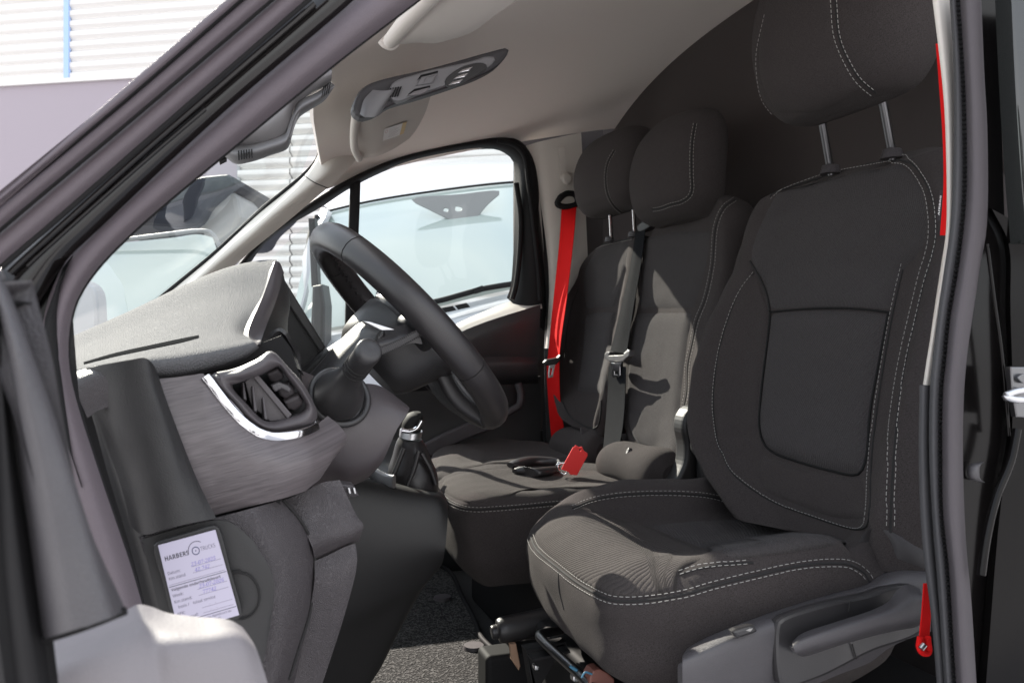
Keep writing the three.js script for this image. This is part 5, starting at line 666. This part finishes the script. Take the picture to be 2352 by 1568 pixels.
// ---------------------------------------------------------------- overhead: console, visors, mirror
{
  const con = thing('overhead_console', 'grey overhead console with reading lamps and buttons on the headliner', 'console');
  const zc = -.80, X = (a, dz = 0) => a.map(([x, y, z]) => at(x, y, 'z', (z ?? zc) + dz));
  part(con, 'surround', slab(X(px2([[810, 252], [812, 236], [826, 208], [850, 190], [1000, 152], [1130, 116], [1168, 108], [1171, 114], [1150, 145], [1110, 170], [1040, 196], [960, 222], [900, 240], [858, 264], [828, 269]], 70, true)), .03, { bevel: .006 }), M.consoleDark, 'dark grey surround');
  part(con, 'switch_panel', slab(X(px2([[900, 192], [960, 168], [1080, 140], [1122, 128], [1140, 132], [1128, 150], [1060, 182], [960, 216], [912, 232], [896, 224]], 50, true), .012), .02, { bevel: .003 }), M.consoleGrey);
  part(con, 'sensor_dome', sheet([X([[826, 262], [836, 228], [856, 206]], .006), X([[838, 268], [858, 238], [880, 208]], .02), X([[862, 268], [880, 240], [905, 205]], .018), X([[872, 264], [896, 226], [915, 200]], .002)], { nu: 14, nv: 12, th: .004 }), M.consoleGrey, 'pale curved cover');
  for (let i = 0; i < 5; i++) part(con, 'grille_slot', slab(X([[888 + i * 6, 224 - i], [896 + i * 6, 202 - i], [899 + i * 6, 202 - i], [891 + i * 6, 224 - i]], .016), .004, { bevel: .0004 }), M.rubberBlack);
  part(con, 'call_button', slab(X([[956, 196], [968, 176], [1002, 168], [1006, 170], [994, 190]], .0155), .006, { bevel: .0015 }), M.consoleGrey);
  part(con, 'button_bezel', tube(X([[974, 190], [980, 178], [1000, 173], [998, 180], [992, 190]], .017), .0007), M.light);
  part(con, 'button_slot', [slab(X([[958, 184], [966, 172], [1006, 162], [1006, 166], [970, 176]], .014), .003, { bevel: .0004 })], M.rubberBlack);
  part(con, 'flip_cover', slab(X([[936, 220], [950, 210], [986, 200], [980, 210], [966, 216]], .0155), .004, { bevel: .001 }), M.light);
  part(con, 'button_slot', slab(X([[938, 216], [952, 204], [988, 196], [988, 200], [954, 208]], .0145), .003, { bevel: .0004 }), M.rubberBlack);
  part(con, 'lamp_recess', slab(X(px2([[1022, 186], [1040, 166], [1070, 150], [1108, 144], [1120, 152], [1106, 166], [1060, 190], [1030, 200]], 30, true), .0145), .004, { bevel: .001 }), M.plasticFine);
  for (const [x0, y0, x1, y1] of [[1050, 168, 1084, 156], [1040, 182, 1074, 170], [1028, 196, 1062, 184]]) part(con, 'reading_lamp', slab(X([[x0, y0], [x0 + 12, y0 - 9], [x1 + 4, y1 - 4], [x1 - 6, y1 + 6]], .018), .006, { bevel: .0015 }), M.chrome);
  // visors
  const dv = thing('driver_sun_visor', 'padded cream sun visor folded up above the driver', 'sun visor');
  part(dv, 'pad', sheet([line('z', [-.50, -.10], [[896, 92], [930, 50], [985, -10], [1050, -80]]), line('z', [-.50, -.10], [[908, 100], [960, 70], [1030, 10], [1120, -60]]), line('z', [-.52, -.12], [[960, 98], [1040, 80], [1110, 30], [1190, -40]]), line('z', [-.54, -.14], [[1000, 100], [1080, 76], [1136, 36], [1230, -30]])], { nu: 24, nv: 18, th: .016 }), M.visor);
  part(dv, 'rolled_edge', tube(line('z', [-.495, -.09], [[897, 93], [930, 52], [985, -8], [1050, -78]]), .010, { seg: 12 }), M.visor);
  part(dv, 'hinge_clip', tube(line('z', -.51, [[876, 90], [886, 100], [900, 104], [908, 98]]), .007, { seg: 10 }), M.visor);
  const pv = thing('passenger_sun_visor', 'cream sun visor with warning label above the passenger window', 'sun visor');
  const pad = part(pv, 'pad', sheet([line('z', [-1.0, -1.05], [[818, 262], [850, 268], [920, 240], [990, 218]]), line('z', [-1.2, -1.2], [[812, 300], [860, 300], [920, 280], [975, 262]]), line('z', [-1.45, -1.4], [[814, 350], [860, 350], [900, 330], [950, 306]]), line('z', [-1.48, -1.42], [[822, 364], [860, 360], [900, 344], [940, 318]])], { nu: 20, nv: 18, th: .016 }), M.visor);
  part(pv, 'rolled_edge', tube(line('z', [-1.0, -1.48], [[818, 262], [813, 300], [814, 340], [824, 364]]), .009, { seg: 10 }), M.visor);
  { const cv = document.createElement('canvas'); cv.width = 256; cv.height = 128; const c = cv.getContext('2d'); c.fillStyle = '#d9d2ce'; c.fillRect(0, 0, 256, 128); c.fillStyle = '#c8a45e'; c.fillRect(206, 0, 50, 128); c.fillStyle = '#a99'; for (let i = 0; i < 9; i++) c.fillRect(60, 18 + i * 11, 80 + (i * 37 % 50), 3); c.strokeStyle = '#b77'; c.lineWidth = 3; c.beginPath(); c.ellipse(30, 36, 14, 14, 0, 0, 7); c.stroke();
    const t = new THREE.CanvasTexture(cv); t.colorSpace = THREE.SRGBColorSpace; const lab = thing('warning_label', 'white warning sticker with ochre band on the passenger sun visor', 'sticker');
    const q = onto(pad, [[878, 322], [882, 294], [934, 277], [926, 305]], .002); const g = new THREE.BufferGeometry(); g.setAttribute('position', new THREE.Float32BufferAttribute(q.flatMap(p => p.toArray()), 3)); g.setAttribute('uv', new THREE.Float32BufferAttribute([0, 0, 0, 1, 1, 1, 1, 0], 2)); g.setIndex([0, 1, 2, 0, 2, 3]); g.computeVertexNormals(); part(lab, 'sheet', g, phy(1, .6, { map: t })); }
  // mirror / camera housing
  const mi = thing('mirror_housing', 'dark grey mirror and sensor housing at the top of the windscreen', 'mirror');
  const top = px2([[505, 322], [517, 329], [560, 332], [600, 323], [640, 310], [656, 302], [664, 284], [670, 267], [676, 248], [686, 232], [706, 221], [723, 214], [745, 200], [760, 188]], 40), bot = px2([[505, 350], [517, 358], [540, 373], [575, 369], [620, 354], [659, 339], [666, 324], [670, 309], [676, 288], [686, 268], [704, 254], [723, 243], [745, 228], [768, 196]], 40);
  part(mi, 'lower_band', sheet([line('z', -.74, top), line('z', -.725, top.map((p, i) => [p[0] * .5 + bot[i][0] * .5, p[1] * .5 + bot[i][1] * .5])), line('z', -.745, bot), line('z', -.80, bot.map(([x, y]) => [x, y + 2]))], { nu: 50, nv: 12, th: .006 }), M.consoleGrey, 'paler lower band with vent slots');
  part(mi, 'cover', sheet([line('z', -.80, [[430, 340], [520, 262], [600, 200], [690, 150], [752, 138]]), line('z', -.735, [[440, 345], [535, 282], [612, 226], [690, 168], [758, 146]]), line('z', -.715, [[470, 345], [560, 308], [640, 262], [690, 196], [762, 168]]), line('z', -.735, [[505, 328], [580, 330], [656, 302], [680, 238], [760, 189]]), line('z', -.76, [[508, 336], [580, 336], [656, 308], [682, 242], [760, 194]])], { nu: 30, nv: 24, th: .006 }), M.mirrorGrey, 'dark grey domed cover');
  for (let i = 0; i < 6; i++) part(mi, 'vent_slot', slab(line('z', -.718, [[546 + i * 6, 346 - i * .8], [549 + i * 6, 345 - i * .8], [550 + i * 6, 366 - i], [547 + i * 6, 367 - i]]), .004, { bevel: .0003 }), M.rubberBlack);
  for (let i = 0; i < 4; i++) part(mi, 'vent_slot', slab(line('z', -.716, [[742 + i * 5, 198 - i * 3], [745 + i * 5, 196 - i * 3], [740 + i * 5, 222 - i * 3], [738 + i * 5, 224 - i * 3]]), .003, { bevel: .0003 }), M.rubberBlack);
  part(mi, 'sensor', slab(line('z', -.76, [[495, 346], [508, 338], [520, 356], [520, 362], [504, 370]]), .03, { bevel: .003 }), M.rubberBlack);
}
// ---------------------------------------------------------------- handbrake
{
  const h = thing('handbrake_lever', 'thick black handbrake lever on the floor beside the driver seat', 'handbrake');
  const c0 = at(1150, 1448, 'z', -.75), c1 = at(1272, 1421, 'z', -.74), T = c1.clone().sub(c0).normalize(), A = UP.clone().addScaledVector(T, -T.y).normalize(), Bx = V(0, 0, 0).crossVectors(T, A);
  const rg = (p, r) => circ(r, 14).map(([a, b]) => p.clone().addScaledVector(A, a).addScaledVector(Bx, b));
  const L = t => c0.clone().lerp(c1, t);
  part(h, 'grip', loft([rg(L(-.07), .010), rg(L(-.05), .018), rg(L(.02), .0215), rg(L(.5), .022), rg(L(1), .0225), rg(L(1.1), .023)], { nu: 36, nv: 24 }), M.plasticFine);
  part(h, 'collar', loft([rg(L(.97), .025), rg(L(1.02), .026), rg(L(1.14), .0255), rg(L(1.5), .02)], { nu: 30, nv: 8 }), M.plasticFine);
  part(h, 'release_button', loft([rg(L(-.18), .006), rg(L(-.165), .011), rg(L(-.05), .012)], { nu: 24, nv: 8 }), M.plasticFine);
  part(h, 'base', box(.40, .52, 0, .17, -.79, -.73, .01), M.rubberBlack);
  part(h, 'foam_edge', slab(line('z', -.72, [[1172, 1480], [1186, 1478], [1196, 1530], [1192, 1540], [1176, 1516]]), .01), phy([.38, .24, .16], .9), 'tan foam edge');
}
// ---------------------------------------------------------------- keys, card
{
  const key = thing('van_key', 'black folding key lying on the middle seat cushion', 'key');
  const Y = .412, q = (a, y = Y) => line('y', y, a);
  part(key, 'fob', loft([[1172, 1068, .006], [1185, 1066, .010], [1215, 1060, .012], [1250, 1060, .012], [1276, 1062, .010], [1284, 1064, .004]].map(([x, y, r]) => { const c = at(x, y, 'y', Y + .012); return circ(r, 10, r * 1.6).map(([a, b]) => c.clone().add(V(b * .5, a, b))); }), { nu: 20, nv: 24 }), M.leather);
  part(key, 'key_pouch', loft([[1182, 1082, .005], [1196, 1082, .010], [1225, 1086, .011], [1258, 1082, .010], [1282, 1074, .004]].map(([x, y, r]) => { const c = at(x, y, 'y', Y + .006); return circ(r, 10, r * 1.4).map(([a, b]) => c.clone().add(V(b * .5, a, b))); }), { nu: 20, nv: 24 }), M.leather);
  part(key, 'key_ring', tube(px2([[1284, 1066], [1296, 1064], [1302, 1076], [1300, 1088], [1290, 1086], [1282, 1076]], 24, true).map(([x, y]) => at(x, y, 'd', at(1300, 1090, 'y', Y).sub(CAM).dot(FW) - .004)), .0018, { closed: true, n: 40, caps: false }), M.chrome);
  const tag = thing('red_key_tag', 'bright red plastic key tag standing up on the middle seat', 'key tag');
  const dd = at(1314, 1091, 'y', Y).sub(CAM).dot(FW), T = a => line('d', dd, a);
  part(tag, 'plate', slab(T([[1290, 1078], [1292, 1072], [1317, 1026], [1320, 1027], [1322, 1022], [1331, 1027], [1337, 1026], [1342, 1036], [1349, 1040], [1350, 1046], [1326, 1091], [1310, 1090], [1306, 1084]]), .004, { bevel: .0008, holes: [T(px2([[1331, 1031], [1335, 1032], [1334, 1036], [1331, 1035]], 10, true))] }), M.redTag);
  const card = thing('service_card', 'white service record card in a black holder on the dashboard end', 'card');
  const Z = -.078, W = a => line('z', Z, a);
  part(card, 'holder', slab(W(px2([[352, 1254], [360, 1246], [430, 1224], [494, 1207], [502, 1212], [530, 1310], [556, 1412], [552, 1420], [480, 1440], [412, 1460], [404, 1452], [376, 1350]], 60, true).map(p => p)), .004, { bevel: .0012 }), M.plasticDark);
  const cv = document.createElement('canvas'); cv.width = 600; cv.height = 860; const c = cv.getContext('2d');
  c.fillStyle = '#aca7b8'; c.fillRect(0, 0, 600, 860); c.fillStyle = '#14131a'; c.textBaseline = 'alphabetic';
  c.font = 'bold 60px sans-serif'; c.save(); c.translate(30, 165); c.scale(.96, 1); c.fillText('HARBERS', 0, 0); c.restore();
  c.font = '52px sans-serif'; c.fillStyle = '#4b4956'; c.save(); c.translate(400, 160); c.scale(.86, 1); c.fillText('TRUCKS', 0, 0); c.restore();
  c.strokeStyle = '#2b3050'; c.lineWidth = 9; c.beginPath(); c.arc(352, 146, 36, 0, 7); c.stroke(); c.fillStyle = '#2b3050'; c.beginPath(); c.arc(352, 146, 7, 0, 7); c.fill();
  c.strokeStyle = '#3b3a48'; c.lineWidth = 7; c.beginPath(); c.arc(366, 146, 88, Math.PI * 1.0, Math.PI * 1.72); c.stroke();
  const f = (t, x, y, s, b) => { c.font = (b ? 'bold ' : '') + s + 'px sans-serif'; c.fillStyle = '#201f28'; c.fillText(t, x, y); }, ln = (x0, x1, y, w) => { c.fillStyle = '#45444f'; c.fillRect(x0, y, x1 - x0, w); };
  f('Datum:', 26, 300, 40); f('Km.stand', 26, 352, 40); ln(270, 575, 282, 3); ln(270, 575, 342, 3); ln(20, 580, 396, 3); ln(8, 592, 412, 7);
  f('Volgende onderhoudsbeurt', 24, 460, 38, true); f('Week:', 24, 520, 40); f('Km.stand:', 24, 580, 40); ln(270, 575, 506, 3); ln(270, 575, 566, 3); f('\u2751 basis / \u2751 totaal service', 24, 634, 38); f('APK:', 24, 700, 40); f('Tachograaf:', 24, 752, 38); ln(270, 575, 690, 3); ln(270, 575, 742, 3); f('-      -', 350, 684, 30); f('-      -', 350, 736, 30); ln(8, 592, 766, 7); f('Harbers Trucks Apeldoorn bv', 120, 806, 32); f('055 - 5330310', 220, 846, 32);
  c.fillStyle = '#5a4fa0'; for (const [t, x, y] of [['23-07-2025', 268, 278], ['42.742', 290, 338], ['23-07-2026', 290, 502], ['77742', 310, 562]]) { c.font = 'italic 50px serif'; c.fillText(t, x, y); }
  const t = new THREE.CanvasTexture(cv); t.colorSpace = THREE.SRGBColorSpace; t.anisotropy = 8;
  const q4 = line('z', Z + .0016, [[362, 1252], [494, 1216], [549, 1412], [410, 1453]]); const g = new THREE.BufferGeometry(); const N = 8, pos = [], uv = [], ix = [];
  for (let j = 0; j <= N; j++) for (let i = 0; i <= N; i++) { const p = q4[0].clone().lerp(q4[1], i / N).lerp(q4[3].clone().lerp(q4[2], i / N), j / N); pos.push(p.x, p.y, p.z); uv.push(i / N, 1 - j / N); if (i < N && j < N) { const a = j * (N + 1) + i; ix.push(a, a + N + 1, a + 1, a + 1, a + N + 1, a + N + 2); } }
  g.setAttribute('position', new THREE.Float32BufferAttribute(pos, 3)); g.setAttribute('uv', new THREE.Float32BufferAttribute(uv, 2)); g.setIndex(ix); g.computeVertexNormals();
  part(card, 'printed_card', g, phy(1, .5, { map: t }));
}
// ---------------------------------------------------------------- open driver's door, close to the camera
{
  const d = thing('driver_door', 'open driver door edge in the near corner, grey frame trim above a pale panel', 'door');
  const L = a => a.map(([x, y, z]) => at(x, y, 'd', z));
  part(d, 'frame_trim', sheet([L([[-20, 700, .30], [8, 829, .30], [27, 963, .30], [50, 1120, .30], [98, 1468, .30]]), L([[-10, 640, .29], [40, 829, .285], [74, 963, .285], [110, 1120, .285], [170, 1446, .285]]), L([[0, 618, .295], [60, 790, .29], [112, 950, .29], [160, 1100, .29], [250, 1420, .29]]), L([[4, 622, .31], [72, 800, .305], [130, 950, .305], [186, 1165, .305], [288, 1400, .305]])], { nu: 30, nv: 18, th: .012 }), M.greyPlastic, 'grey window-frame trim');
  part(d, 'frame_seal', sheet([L([[-40, 660, .31], [-40, 1000, .31], [-40, 1300, .31], [-40, 1640, .31]]), L([[-10, 700, .29], [10, 1000, .29], [40, 1300, .29], [90, 1640, .29]]), L([[-4, 690, .305], [36, 1010, .305], [84, 1300, .305], [130, 1640, .305]])], { nu: 20, nv: 10, th: .012 }), M.rubberBlack, 'black seal');
  part(d, 'door_panel', sheet([L([[92, 1478, .36], [190, 1446, .37], [284, 1404, .385], [318, 1388, .395], [350, 1394, .40], [380, 1406, .40], [450, 1416, .40], [528, 1424, .40], [556, 1440, .40]]), L([[96, 1500, .35], [190, 1470, .36], [284, 1430, .375], [318, 1420, .38], [352, 1422, .385], [384, 1430, .385], [456, 1440, .385], [536, 1440, .39], [572, 1462, .395]]), L([[104, 1550, .33], [190, 1520, .335], [284, 1490, .345], [320, 1482, .35], [356, 1480, .355], [390, 1482, .355], [464, 1478, .36], [548, 1470, .37], [592, 1500, .38]]), L([[120, 1690, .32], [190, 1690, .325], [284, 1690, .33], [324, 1690, .335], [366, 1690, .34], [410, 1690, .345], [480, 1690, .35], [580, 1690, .36], [650, 1690, .375]])], { nu: 48, nv: 30, th: .012 }), M.light, 'pale grey door panel');
  part(d, 'trim_joint', tube(L([[96, 1470, .30], [190, 1440, .30], [288, 1402, .302]]), .0016), M.rubberBlack);
}
renderer.setSize(1024, 682);
renderer.render(scene, camera);
